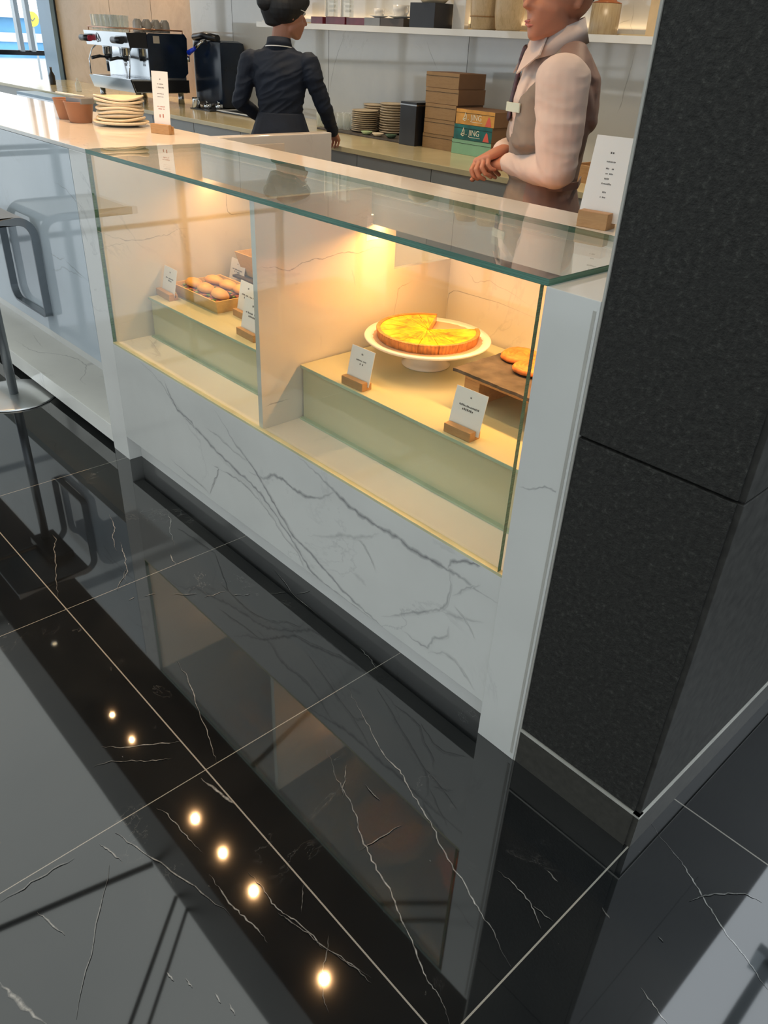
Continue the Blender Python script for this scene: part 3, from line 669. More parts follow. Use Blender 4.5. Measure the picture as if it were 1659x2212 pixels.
def riser(x0, x1, z1, label):
    t = thing('display_riser', label, 'riser', ((x0 + x1) / 2, 0.45, ZD), 0, 'frosted glass risers in the case')
    bm = BM(); box(bm, (x0, 0.160, ZD + 0.003), (x1, 0.168, z1 - 0.010), 0, 0.001); obj('front_sheet', bm, FROST, t)
    for sx in (x0, x1 - 0.008):
        bm = BM(); box(bm, (sx, 0.168, ZD + 0.003), (sx + 0.008, YB - 0.02, z1 - 0.010), 0); obj('side_sheet', bm, FROST, t)
    bm = BM(); box(bm, (x0, 0.150, z1 - 0.010), (x1, YB - 0.015, z1), 0, 0.0012)
    for f in bm.faces:
        if abs(f.normal.z) < 0.6: f.material_index = 1
    obj('top_sheet', bm, [FROST, FROSTEDGE], t)
    bm = BM(); box(bm, (x0, 0.146, ZD), (x1, 0.162, ZD + 0.006)); obj('foot_strip', bm, FROSTEDGE, t)
    return t
ZL = 0.645; ZR = 0.667
riser(0.022, XD - 0.002, ZL, 'frosted glass riser left of the divider carrying the sandwiches')
riser(XD2 + 0.006, XC - 0.012, ZR, 'frosted glass riser right of the divider carrying the tart')

# ================================================================== BAR COUNTER (left)
bar = thing('bar_counter', 'long white marble bar counter running left from the display case', 'counter', (-2.2, 0.3, 0))
bm = BM(); box(bm, (-4.6, 0.0, ZT - 0.014), (-0.001, 0.585, ZT), 0, 0.0015)
obj('countertop', bm, MAR2, bar)
bm = BM(); box(bm, (-4.6, 0.0, 0.372), (-0.137, 0.03, ZT - 0.015), 0, 0.001)
veins(bm, VEINS['bar_front'], lambda u, v: (min(u, -0.139), 0.0, v), (0, -1, 0), kw=1.4)
obj('front_panel', bm, marble('window_blue_bar_marble', base=(0.55, 0.625, 0.68), rough=0.03, seed=4.0), bar)  # left window's blue light put into this panel's base colour
bm = BM(); box(bm, (-4.6, 0.0, 0.028), (-0.137, 0.30, 0.104), 0, 0.0015)
veins(bm, VEINS['ledge'], lambda u, v: (min(u, -0.139), v, 0.104), (0, 0, 1), kw=1.4)
obj('foot_ledge', bm, marble('lightened_ledge_marble', base=(0.86, 0.85, 0.80), rough=0.12, seed=8.0), bar)  # paler copy of the marble; overhead light put into its colour
bm = BM(); box(bm, (-4.6, 0.24, 0.104), (-0.137, 0.56, ZT - 0.015)); box(bm, (-4.6, 0.03, 0.372), (-0.137, 0.24, 0.39)); obj('body', bm, MAR2, bar)
bm = BM(); box(bm, (-4.6, 0.09, 0.0), (-0.14, 0.40, 0.028)); obj('plinth', bm, FASC, bar)
bm = BM(); box(bm, (-0.205, 0.585, 0), (-0.150, 1.165, ZT - 0.003), 0, 0.004)
single('partition_wall', bm, MAR2, 'low marble partition running back from the counter beside the display case', 'partition', (-0.18, 0.87, 0))
# ================================================================== FOOD AND CARDS IN THE CASE
def card_block(name, label, loc, rz, cw, ch, hw, group, lines, tilt=-0.22, hh=0.024, hd=0.030, cat='price card', wood_m=None):
    """a printed card leaning in the slot of a small wooden block"""
    t = thing(name, label, cat, loc, rz, group)
    bm = BM(); d = hd / 2
    box(bm, (-hw / 2, -d, 0), (hw / 2, d * 0.1, hh), 0, 0.0015)
    box(bm, (-hw / 2, d * 0.1, 0), (hw / 2, d * 0.55, hh * 0.35)); box(bm, (-hw / 2, d * 0.5, 0), (hw / 2, d, hh * 0.8), 0, 0.001)
    obj('holder', bm, wood_m or OAK, t, world=False)
    ca = Matrix.Translation((0, d * 0.22, hh * 0.36)) @ Matrix.Rotation(tilt, 4, 'X')
    bm = BM(); box(bm, (-cw / 2, -0.0006, 0), (cw / 2, 0.0006, ch)); bm.transform(ca); c = obj('card', bm, PAPER, t, world=False)
    bm = BM()
    for (u0, u1, v0, hgt, mi) in lines:
        n = max(3, int((u1 - u0) * cw / (hgt * ch * 0.75)))
        for k in range(n):
            if random.random() < 0.16: continue
            a = u0 + (u1 - u0) * k / n; b = a + (u1 - u0) / n * 0.62
            box(bm, ((a - 0.5) * cw, -0.0010, v0 * ch), ((b - 0.5) * cw, -0.0005, (v0 + hgt * random.uniform(0.6, 1)) * ch), mi)
    bm.transform(ca); obj('print', bm, [INK, INKR], c, world=False)
    return t
LN = [(0.46, 0.54, 0.80, 0.06, 0), (0.16, 0.84, 0.58, 0.05, 0), (0.32, 0.68, 0.49, 0.06, 0)]
LN2 = [(0.46, 0.54, 0.80, 0.05, 0), (0.28, 0.72, 0.62, 0.045, 0), (0.40, 0.62, 0.52, 0.06, 0)]
G = 'price cards in the display case'
card_block('price_card', 'white price card in a wooden block in front of the tart stand', (1.175, 0.176, ZR), 0.03, 0.092, 0.098, 0.086, G, LN2, hd=0.036)
card_block('price_card', 'white price card in a wooden block below the slate of cookies', (1.570, 0.182, ZR), 0.03, 0.100, 0.105, 0.086, G, LN, hd=0.040)
card_block('price_card', 'white price card at the far left of the sandwich riser', (0.066, 0.205, ZL), -0.06, 0.102, 0.098, 0.110, G, LN, hd=0.036)
card_block('price_card', 'white price card standing behind the sandwich tray', (0.098, 0.480, ZL), -0.05, 0.105, 0.098, 0.10, G, LN)
card_block('price_card', 'white price card right of the sandwich tray, behind another card', (0.435, 0.298, ZL), -0.05, 0.112, 0.112, 0.105, G, LN)
card_block('price_card', 'white price card nearest the divider at the front of the left riser', (0.612, 0.196, ZL), -0.05, 0.112, 0.112, 0.105, G, LN)

def tray(name, label, x0, x1, y0, y1, z, h, fl, mat):
    t = thing(name, label, 'tray', ((x0 + x1) / 2, (y0 + y1) / 2, z))
    bm = BM(); box(bm, (x0, y0, z), (x1, y1, z + 0.006)); obj('base', bm, mat, t)
    th = 0.006
    for (a, b, n) in (((x0, y0), (x1, y0), (0, -1)), ((x1, y0), (x1, y1), (1, 0)), ((x1, y1), (x0, y1), (0, 1)), ((x0, y1), (x0, y0), (-1, 0))):
        bm = BM(); A = Vector((a[0], a[1], z)); B = Vector((b[0], b[1], z)); nn = Vector((n[0], n[1], 0))
        dd = (B - A).normalized()
        At = A + nn * fl - dd * fl + Vector((0, 0, h)); Bt = B + nn * fl + dd * fl + Vector((0, 0, h))
        q = [A, B, Bt, At]; inn = [A - nn * th + dd * th, B - nn * th - dd * th, Bt - nn * th - dd * th, At - nn * th + dd * th]
        vo = [bm.verts.new(p) for p in q]; vi = [bm.verts.new(p) for p in inn]
        bm.faces.new(vo); bm.faces.new(vi[::-1])
        for k in range(4): bm.faces.new((vo[(k + 1) % 4], vo[k], vi[k], vi[(k + 1) % 4]))
        bmesh.ops.recalc_face_normals(bm, faces=bm.faces[:])
        obj('side', bm, mat, t)
    return t
tray('wooden_tray', 'shallow pale wooden tray holding six sandwiches', 0.062, 0.340, 0.250, 0.435, ZL, 0.046, 0.014, BEECH)
bm = BM(); box(bm, (0.072, 0.258, ZL + 0.0062), (0.330, 0.427, ZL + 0.008)); single('tray_liner', bm, SLATE, 'dark liner sheet under the sandwiches', 'liner', (0.2, 0.34, ZL + 0.0062))
def sandwich(loc, rz, label):
    t = thing('sandwich', label, 'sandwich', loc, rz, 'filled rolls in the wooden tray'); t.scale = (0.93, 0.93, 1.05)
    def wob(r, z, a): return r * (1 + 0.05 * math.sin(3 * a + loc[0] * 60)), z
    def half(prof, nm, m, sy=0.72):
        bm = BM(); lathe(bm, prof, (0, 0, 0), 28, 0, wob); bm.transform(Matrix.Diagonal((1, sy, 1, 1)))
        return obj(nm, bm, m, t, True, world=False)
    half([(0.030, 0), (0.043, 0.003), (0.047, 0.010), (0.043, 0.017), (0.02, 0.019)], 'bottom_bun', BUN)
    bm = BM()
    for k in range(16):
        a = 2 * PI * k / 16; r = 0.044 + 0.006 * random.random(); z = 0.018 + 0.008 * random.random()
        box(bm, (r * math.cos(a) - 0.007, r * 0.72 * math.sin(a) - 0.007, z), (r * math.cos(a) + 0.007, r * 0.72 * math.sin(a) + 0.007, z + 0.005), k % 2, 0.001)
    box(bm, (-0.036, -0.028, 0.017), (0.036, 0.026, 0.029), 1, 0.002)
    obj('filling', bm, [LEAF, HAM], t, world=False)
    tp = half([(0.040, 0), (0.048, 0.004), (0.047, 0.012), (0.036, 0.022), (0.018, 0.027), (0.002, 0.0285)], 'top_bun', BUN)
    tp.location = (0, 0.004, 0.029); tp.rotation_euler = (-0.20, 0, 0)
    return t
for i, (x, y, z, rz, lb) in enumerate((
        (0.113, 0.292, 0, -0.2, 'leafy sandwich roll at the front left of the wooden tray'),
        (0.196, 0.290, 0, -0.3, 'ham sandwich roll in the middle of the front row'),
        (0.283, 0.292, 0, -0.35, 'ham sandwich roll at the right end of the front row'),
        (0.123, 0.372, 0.004, 0.1, 'sandwich roll at the left of the back row'),
        (0.207, 0.378, 0.004, -0.1, 'sandwich roll in the middle of the back row'),
        (0.290, 0.384, 0.004, 0.0, 'sandwich roll at the right end of the back row beside a card'))):
    sandwich((x, y, ZL + 0.009 + z * 0), rz, lb)

# slate and deep tray in the back left, pastries beside the divider
single('slate_board', (lambda b: (box(b, (0.10, 0.47, 0.690), (0.50, 0.70, 0.699), 0, 0.002), b)[1])(BM()), SLATE, 'dark slate under the deep wooden tray left of the divider', 'board', (0.3, 0.58, 0.690))
t = thing('riser_block', 'low wooden block under the slate of the deep tray', 'riser', (0.3, 0.58, ZL))
bm = BM(); box(bm, (0.16, 0.50, ZL), (0.20, 0.67, 0.689), 0, 0.001); obj('leg', bm, BEECH, t)
bm = BM(); box(bm, (0.40, 0.50, ZL), (0.44, 0.67, 0.689), 0, 0.001); obj('leg', bm, BEECH, t)
tray('deep_wooden_tray', 'deep pale wooden tray at the back beside the divider', 0.125, 0.42, 0.505, 0.66, 0.700, 0.085, 0.022, BEECH)
def muffin(loc, label, s=1.0, m=BUN):
    t = thing('muffin', label, 'muffin', loc, 0, 'muffins left of the divider')
    bm = BM(); lathe(bm, [(0.022 * s, 0), (0.029 * s, 0.028 * s)], n=28, wob=lambda r, z, a: (r * (1 + 0.04 * math.cos(14 * a)), z)); obj('cup', bm, simple('baking_paper', (0.72, 0.6, 0.45), 0.6), t, world=False)
    bm = BM(); lathe(bm, [(0.028 * s, 0.026 * s), (0.034 * s, 0.034 * s), (0.030 * s, 0.046 * s), (0.016 * s, 0.055 * s), (0.002, 0.057 * s)], n=24, wob=lambda r, z, a: (r * (1 + 0.05 * math.sin(4 * a + 1)), z)); obj('crown', bm, m, t, True, world=False)
muffin((0.33, 0.56, 0.706), 'pale muffin inside the deep wooden tray', 1.15, BUNIN)
muffin((0.395, 0.600, 0.706), 'brown muffin inside the deep wooden tray by the divider', 1.0, CRUST)
t = thing('small_plate', 'small white plate of orange pastries beside the divider', 'plate', (0.50, 0.40, ZL), 0)
bm = BM(); lathe(bm, [(0.035, 0), (0.04, 0.003), (0.06, 0.014), (0.075, 0.022), (0.074, 0.025), (0.05, 0.014), (0.01, 0.008)], n=40); obj('dish', bm, CERAM, t, True, world=False)
for i, (x, y, lb) in enumerate(((0.478, 0.398, 'orange round pastry at the front of the small white plate'), (0.520, 0.440, 'orange round pastry at the back of the small white plate'))):
    bm = BM(); lathe(bm, [(0.018, 0), (0.026, 0.008), (0.028, 0.022), (0.022, 0.036), (0.012, 0.044), (0.002, 0.040)], (x, y, ZL + 0.013), 24, wob=lambda r, z, a: (r * (1 + 0.06 * math.sin(5 * a)), z))
    single('round_pastry', bm, COOKIE, lb, 'pastry', (x, y, ZL + 0.013), 'orange pastries on the small plate', True)

# cake stand, liner, tart slices
SX, SY = 1.166, 0.462
t = thing('cake_stand', 'white footed cake stand on the right riser', 'cake stand', (SX, SY, ZR))
bm = BM(); lathe(bm, [(0.072, 0), (0.074, 0.003), (0.062, 0.012), (0.056, 0.030), (0.066, 0.062), (0.07, 0.068)], n=64); obj('foot', bm, CERAM, t, True, world=False)
bm = BM(); lathe(bm, [(0.07, 0.062), (0.15, 0.068), (0.186, 0.078), (0.190, 0.083), (0.187, 0.0865), (0.160, 0.081), (0.156, 0.079), (0.01, 0.077)], n=96); obj('plate', bm, CERAM, t, True, world=False)
bm = BM(); lathe(bm, [(0.163, 0), (0.163, 0.0006)], (SX, SY, ZR + 0.0815), 72, wob=lambda r, z, a: (r * (1 + 0.012 * math.cos(40 * a)), z))
single('paper_liner', bm, simple('brown_doily', (0.56, 0.38, 0.26), 0.7), 'round brown paper liner between the stand and the tart', 'liner', (SX, SY, ZR + 0.0815))
def slice_(a0, a1, R=0.150, h=0.025, z0=0.0, gap=0.0034, label=''):
    t = thing('tart_slice', label, 'tart slice', (SX, SY, ZR + 0.0825), 0, 'slices of the lemon tart on the cake stand')
    am = (a0 + a1) / 2; sh = Vector((math.cos(am), math.sin(am), 0)) * gap
    def wedge(bm, r0, r1, zb, zt, n=14, ripple=0.0, mi=0, zi=None):
        lay = attr_vein(bm)
        o = []; k = 0
        bot = []; top = []
        if r0 < 1e-6:
            cb = bm.verts.new(sh + Vector((0, 0, zb))); ct = bm.verts.new(sh + Vector((0, 0, zt)))
        for i in range(n * 4 + 1):
            a = a0 + (a1 - a0) * i / (n * 4); rr = r1 + ripple * math.cos(a * 88)
            bot.append(bm.verts.new(sh + Vector((rr * 0.965 * math.cos(a), rr * 0.965 * math.sin(a), zb)))); top.append(bm.verts.new(sh + Vector((rr * math.cos(a), rr * math.sin(a), zt))))
        m = len(bot)
        for i in range(m - 1): bm.faces.new((bot[i], bot[i + 1], top[i + 1], top[i]))
        if r0 < 1e-6:
            for i in range(m - 1):
                bm.faces.new((ct, top[i], top[i + 1])); bm.faces.new((cb, bot[i + 1], bot[i]))
            bm.faces.new((cb, bot[0], top[0], ct)); bm.faces.new((cb, ct, top[-1], bot[-1]))
        else:
            ib = []; it = []
            for i in range(m):
                a = a0 + (a1 - a0) * i / (m - 1)
                ib.append(bm.verts.new(sh + Vector((r0 * math.cos(a), r0 * math.sin(a), zb)))); it.append(bm.verts.new(sh + Vector((r0 * math.cos(a), r0 * math.sin(a), zt))))
            for i in range(m - 1):
                bm.faces.new((ib[i + 1], ib[i], it[i], it[i + 1])); bm.faces.new((top[i], top[i + 1], it[i + 1], it[i])); bm.faces.new((bot[i + 1], bot[i], ib[i], ib[i + 1]))
            bm.faces.new((ib[0], bot[0], top[0], it[0])); bm.faces.new((bot[-1], ib[-1], it[-1], top[-1]))
    bm = BM(); wedge(bm, 0.139, R, 0.0, h + 0.0015, ripple=0.0012); wedge(bm, 0, 0.1395, 0.0, 0.004)
    obj('crust', bm, CRUST, t, world=False)
    bm = BM(); wedge(bm, 0, 0.1388, 0.004, h - 0.0005, 4)
    L_ = []
    for q in range(3):
        a = a0 + (a1 - a0) * (0.2 + 0.3 * q + random.uniform(-0.06, 0.06)); r0 = random.uniform(0.02, 0.05); r1 = random.uniform(0.085, 0.125)
        pts = [(r * math.cos(a + 0.03 * math.sin(r * 60 + q)), r * math.sin(a + 0.03 * math.sin(r * 60 + q))) for r in (r0, (r0 * 2 + r1) / 3, (r0 + r1 * 2) / 3, r1)]
        L_.append((random.uniform(0.006, 0.013), random.uniform(0.7, 1.0), pts))
    veins(bm, L_, lambda u, v: sh + Vector((u, v, h - 0.0003)), (0, 0, 1), amp=0.3, sub=3)
    obj('custard', bm, CUST, t, world=False)
# the missing wedge lies towards the back right; angles measured from the camera-facing front
view = math.atan2(-1.16677 - SY, 2.6971 - SX)
W = 2 * PI / 16
ORD = 'first second third fourth fifth sixth seventh eighth ninth tenth eleventh twelfth thirteenth'.split()
for k in range(13):
    a0 = view + 1.80 + W * (3 + k); am = (a0 + W / 2 - view + PI) % (2 * PI) - PI
    where = 'at the back of the stand' if abs(am) > 2.3 else ('at the front of the stand' if abs(am) < 0.75 else ('at the right of the stand' if am > 0 else 'at the left of the stand'))
    slice_(a0, a0 + W, label='lemon tart slice %s, %s round from the gap' % (where, ORD[k]))

# slate on a wooden bench with cookies
t = thing('wooden_bench_riser', 'small light wooden bench with an open arch under the cookie slate', 'riser', (1.58, 0.45, ZR))
bm = BM(); box(bm, (1.425, 0.345, 0.733), (1.845, 0.56, 0.751), 0, 0.0015); obj('top', bm, OAK, t)
bm = BM(); box(bm, (1.425, 0.345, ZR), (1.478, 0.56, 0.733), 0, 0.0015); obj('leg', bm, OAK, t)
bm = BM(); box(bm, (1.792, 0.345, ZR), (1.845, 0.56, 0.733), 0, 0.0015); obj('leg', bm, OAK, t)
bm = BM()
bmesh.ops.create_grid(bm, x_segments=60, y_segments=36, size=0.5, matrix=Matrix.Translation((1.629, 0.455, 0.752)) @ Matrix.Diagonal((0.45, 0.27, 1, 1)))
for v in bm.verts:
    x, y = (v.co.x - 1.629) / 0.225, (v.co.y - 0.455) / 0.135
    if abs(x) > 0.97 or abs(y) > 0.95:
        v.co.x += mnoise.noise(v.co * 60) * 0.004; v.co.y += mnoise.noise(v.co * 55 + Vector((5, 5, 5))) * 0.004
r = bmesh.ops.extrude_face_region(bm, geom=bm.faces[:]); top = [g for g in r['geom'] if isinstance(g, bmesh.types.BMVert)]
for v in top: v.co.z += 0.0085 + mnoise.noise(v.co * 14) * 0.0006
bmesh.ops.recalc_face_normals(bm, faces=bm.faces[:])
single('slate_board', bm, SLATE, 'rough edged dark slate carrying the orange cookies', 'board', (1.629, 0.455, 0.752))
def cookie(x, y, z, r, lb, seed):
    bm = BM()
    prof = [(0.6 * r, 0), (0.95 * r, 0.002), (r, 0.007), (0.93 * r, 0.013)] + [((0.86 - 0.07 * k) * r, 0.0145 + 0.0034 * math.sin(k * 1.9 + seed)) for k in range(11)] + [(0.02 * r, 0.0165)]
    def wob(rr, zz, a): return rr * (1 + 0.03 * math.sin(3 * a + seed) + 0.015 * math.sin(11 * a)), zz + (0.0016 * mnoise.noise(Vector((rr * math.cos(a) * 90, rr * math.sin(a) * 90, seed))) if zz > 0.01 else 0)
    lathe(bm, prof, (x, y, z), 72, 0, wob)
    single('cookie', bm, COOKIE, lb, 'cookie', (x, y, z), 'orange spiral cookies on the slate', True)
cookie(1.470, 0.520, 0.7615, 0.056, 'orange spiral cookie at the left on the slate', 1.0)
cookie(1.552, 0.462, 0.7640, 0.050, 'orange spiral cookie nearest the glass on the slate', 2.5)
cookie(1.590, 0.530, 0.7615, 0.050, 'orange spiral cookie at the right, half behind the glass edge', 4.2)

# ================================================================== ON TOP OF THE BAR COUNTER
def wavy_plate(k, z, R, label):
    ph = k * 0.75
    bm = BM()
    def wob(r, zz, a):
        w = (r / R) ** 2 * (0.0045 * math.sin(2 * a + ph) + 0.0022 * math.sin(3 * a - ph * 1.3)) if k > 0 else 0
        return r * (1 + 0.02 * math.sin(2 * a + ph)), zz + w
    lathe(bm, [(R * 0.45, 0), (R * 0.55, 0.0018), (R * 0.86, 0.0075), (R, 0.0135), (R * 1.0, 0.0175), (R * 0.98, 0.0195), (R * 0.84, 0.0125), (R * 0.5, 0.006), (0.004, 0.005)], (-0.612, 0.435, z), 72, 0, wob)
    single('wavy_plate', bm, CREAM, label, 'plate', (-0.612, 0.435, z), 'stacked wavy plates on the bar counter', True)
nm = ('bottom', 'second', 'third', 'fourth', 'fifth', 'sixth', 'seventh', 'eighth', 'ninth')
z = ZT
for k in range(8):
    R = 0.108 if k == 0 else 0.094 + 0.004 * math.sin(k * 2.2)
    lb = 'wide flat cream plate at the bottom of the wavy stack' if k == 0 else ('topmost cream wavy plate of the stack on the bar counter' if k == 7 else 'cream wavy plate, %s from the bottom of the stack on the bar counter' % nm[k])
    wavy_plate(k, z, R, lb); z += 0.0126
def tub(x, y, label, contents):
    t = thing('paper_tub', label, 'tub', (x, y, ZT), 0.2, 'brown tubs on the bar counter')
    bm = BM(); lathe(bm, [(0.041, 0), (0.044, 0.002), (0.057, 0.072), (0.059, 0.074), (0.0595, 0.078), (0.056, 0.0775), (0.0545, 0.073), (0.042, 0.005), (0.004, 0.004)], n=40); obj('cup', bm, TERRA, t, True, world=False)
    return t
tub(-0.905, 0.345, 'empty looking brown tub, farther left on the bar counter', 0)
tub(-0.762, 0.330, 'brown tub beside the wavy plates holding black napkins', 1)
bm = BM(); box(bm, (-0.050, -0.032, 0.0), (0.052, 0.030, 0.022), 0, 0.003); bm.transform(Matrix.Translation((-0.755, 0.335, ZT + 0.070)) @ Matrix.Rotation(0.2, 4, 'Z'))
single('napkin_pack', bm, GREY, 'dark grey folded napkins sticking out of the right brown tub', 'napkins', (-0.755, 0.335, ZT + 0.07))
for i, (dx, lb) in enumerate(((0.0, 'left white paper straw lying over the brown tub'), (0.02, 'right white paper straw lying over the brown tub'))):
    bm = BM(); tube(bm, [(-0.83 + dx, 0.27, ZT + 0.106), (-0.76 + dx, 0.35, ZT + 0.096)], 0.0032, 10); single('straw', bm, PAPER, lb, 'straw', (-0.83 + dx, 0.27, ZT + 0.10), 'straws on the tub')
card_block('menu_card', 'tall narrow white menu card in a wooden block beside the wavy plates', (-0.300, 0.447, ZT), 0.35, 0.078, 0.198, 0.090, None,
           [(0.45, 0.55, 0.86, 0.02, 0), (0.3, 0.7, 0.78, 0.018, 0), (0.25, 0.75, 0.72, 0.022, 0), (0.3, 0.7, 0.62, 0.01, 0), (0.3, 0.7, 0.57, 0.01, 0), (0.25, 0.78, 0.40, 0.016, 1), (0.3, 0.7, 0.36, 0.018, 1), (0.35, 0.43, 0.22, 0.08, 1), (0.55, 0.63, 0.22, 0.08, 1)], tilt=-0.05, hh=0.034, hd=0.030, cat='menu card')
M1 = card_block('menu_card', 'tall white menu card in a wooden block at the right end of the marble rail', (1.660, 0.475, ZT), 0.15, 0.100, 0.178, 0.074, None,
           [(0.42, 0.58, 0.80, 0.03, 0), (0.38, 0.6, 0.70, 0.02, 0), (0.4, 0.6, 0.62, 0.02, 0), (0.42, 0.6, 0.56, 0.02, 0), (0.42, 0.56, 0.50, 0.02, 0), (0.38, 0.62, 0.44, 0.02, 0), (0.42, 0.58, 0.34, 0.02, 0), (0.42, 0.56, 0.28, 0.02, 0)], tilt=-0.18, hh=0.036, hd=0.050, cat='menu card')
card_block('menu_card', 'second menu card behind the first, half hidden by the stone pier', (1.775, 0.520, ZT), 0.25, 0.085, 0.16, 0.074, None, [(0.3, 0.7, 0.6, 0.03, 0)], tilt=-0.12, hh=0.034, hd=0.045, cat='menu card')

# ================================================================== BAR STOOL
t = thing('bar_stool', 'grey metal bar stool with a hanging foot loop in front of the bar counter', 'stool', (-0.905, -0.120, 0))
bm = BM(); lathe(bm, [(0.185, 0), (0.188, 0.002), (0.186, 0.008), (0.180, 0.010), (0.03, 0.013)], (-0.905, -0.120, 0), 96); obj('base_plate', bm, BASEM, t, autosmooth=40)
bm = BM(); tube(bm, [(-0.905, -0.120, 0.01), (-0.905, -0.120, 0.80)], 0.0205, 24); obj('column', bm, LOOPM, t)
zb, zt_, x0, x1, yf = 0.452, 0.835, -0.905, -0.548, -0.020
def loop_pts():
    P = []; r = 0.055; R = 0.06
    # from back of the seat rail on the right, forward, down, across, up, back
    P += [Vector((x1, -0.40, zt_)), Vector((x1, yf - R, zt_))]
    P += arc((x1, yf - R, zt_ - R), R, PI / 2, 0, 8, (0, 1, 0), (0, 0, 1))[1:]
    P += [Vector((x1, yf, zb + r * 0.3))]
    P += arc((x1 - r * 0.3, yf, zb + r * 0.3), r * 0.3, 0, -PI / 2, 5, (1, 0, 0), (0, 0, 1))[1:]
    P += arc((x0 + r, yf, zb + r), r, -PI / 2, -PI, 8, (1, 0, 0), (0, 0, 1))
    P += [Vector((x0, yf, zt_ - R))]
    P += arc((x0, yf - R, zt_ - R), R, 0, PI / 2, 8, (0, 1, 0), (0, 0, 1))[1:]
    P += [Vector((x0, -0.40, zt_))]
    return P
bm = BM()
pts = loop_pts(); w = 0.030; th = 0.009
# rectangular section: width stays square to the path and along y for the loop, along x for the seat rails
rings = []
for i, p in enumerate(pts):
    a = pts[max(i - 1, 0)]; b = pts[min(i + 1, len(pts) - 1)]; d = (b - a).normalized()
    k = abs(d.y)
    wd = Vector((0, 1, 0)) * (1 - k) + Vector((0, 0, -1)) * k if False else Vector((0, 1, 0))
    if k > 0.02: wd = Vector((0, d.z, -d.y)) if abs(d.z) + k > 0 else wd
    if k > 0.02 and wd.y < 0: wd = -wd
    wd = wd.normalized(); nn = d.cross(wd).normalized()
    if rings and nn.dot(prevn) < 0: nn = -nn
    prevn = nn
    rings.append([bm.verts.new(p + wd * sx * w / 2 + nn * sy * th / 2) for sx, sy in ((-1, -1), (1, -1), (1, 1), (-1, 1))])
for a, b in zip(rings, rings[1:]):
    for k in range(4): bm.faces.new((a[k], a[(k + 1) % 4], b[(k + 1) % 4], b[k]))
bm.faces.new(rings[0][::-1]); bm.faces.new(rings[-1]); bmesh.ops.recalc_face_normals(bm, faces=bm.faces[:])
obj('foot_loop', bm, LOOPM, t)
bm = BM(); box(bm, (x0 + 0.01, -0.40, zt_ - 0.004), (x1 - 0.01, -0.045, zt_ + 0.008), 0, 0.004); obj('seat', bm, LOOPM, t)
bm = BM(); box(bm, (-0.96, -0.18, 0.795), (-0.70, -0.06, 0.833), 0, 0.004); obj('seat_plate', bm, BLACKP, t)
# ================================================================== BACK COUNTER AND WHAT STANDS ON IT
ZB = 0.90
bc = thing('back_counter', 'long back counter with a cream worktop under the marble back wall', 'counter', (-2.6, 2.8, 0))
bm = BM(); box(bm, (-7.8, 2.32, ZB - 0.03), (1.98, 3.298, ZB), 0, 0.002); obj('worktop', bm, CREAMTOP, bc)
bm = BM(); box(bm, (-7.8, 2.37, 0.08), (1.98, 3.29, ZB - 0.03)); obj('carcass', bm, CAB, bc)
bm = BM(); box(bm, (-7.3, 2.42, 0), (1.98, 3.29, 0.08)); obj('plinth', bm, FASC, bc)
for k in range(14):
    x0 = -7.28 + k * 0.66
    bm = BM(); box(bm, (x0 + 0.002, 2.35, 0.09), (x0 + 0.656, 2.37, ZB - 0.035), 0, 0.001); d = obj('door', bm, CAB, bc)
# wall shelf
sh = thing('wall_shelf', 'long marble wall shelf with a warm lit top edge', 'shelf', (-0.8, 3.2, 1.535))
bm = BM(); box(bm, (-3.42, 3.05, 1.535), (1.99, 3.299, 1.572), 0, 0.001); obj('board', bm, MAR2, sh)
bm = BM(); box(bm, (-3.40, 3.285, 1.573), (1.97, 3.297, 1.583)); obj('light_strip', bm, simple('shelf_light_diffuser', (0.7, 0.6, 0.4), 0.4), sh)
area('shelf_led', (-0.8, 3.28, 1.60), (math.radians(180 + 12), 0, 0), 5.3, 0.02, 3.5, (1.0, 0.68, 0.36))

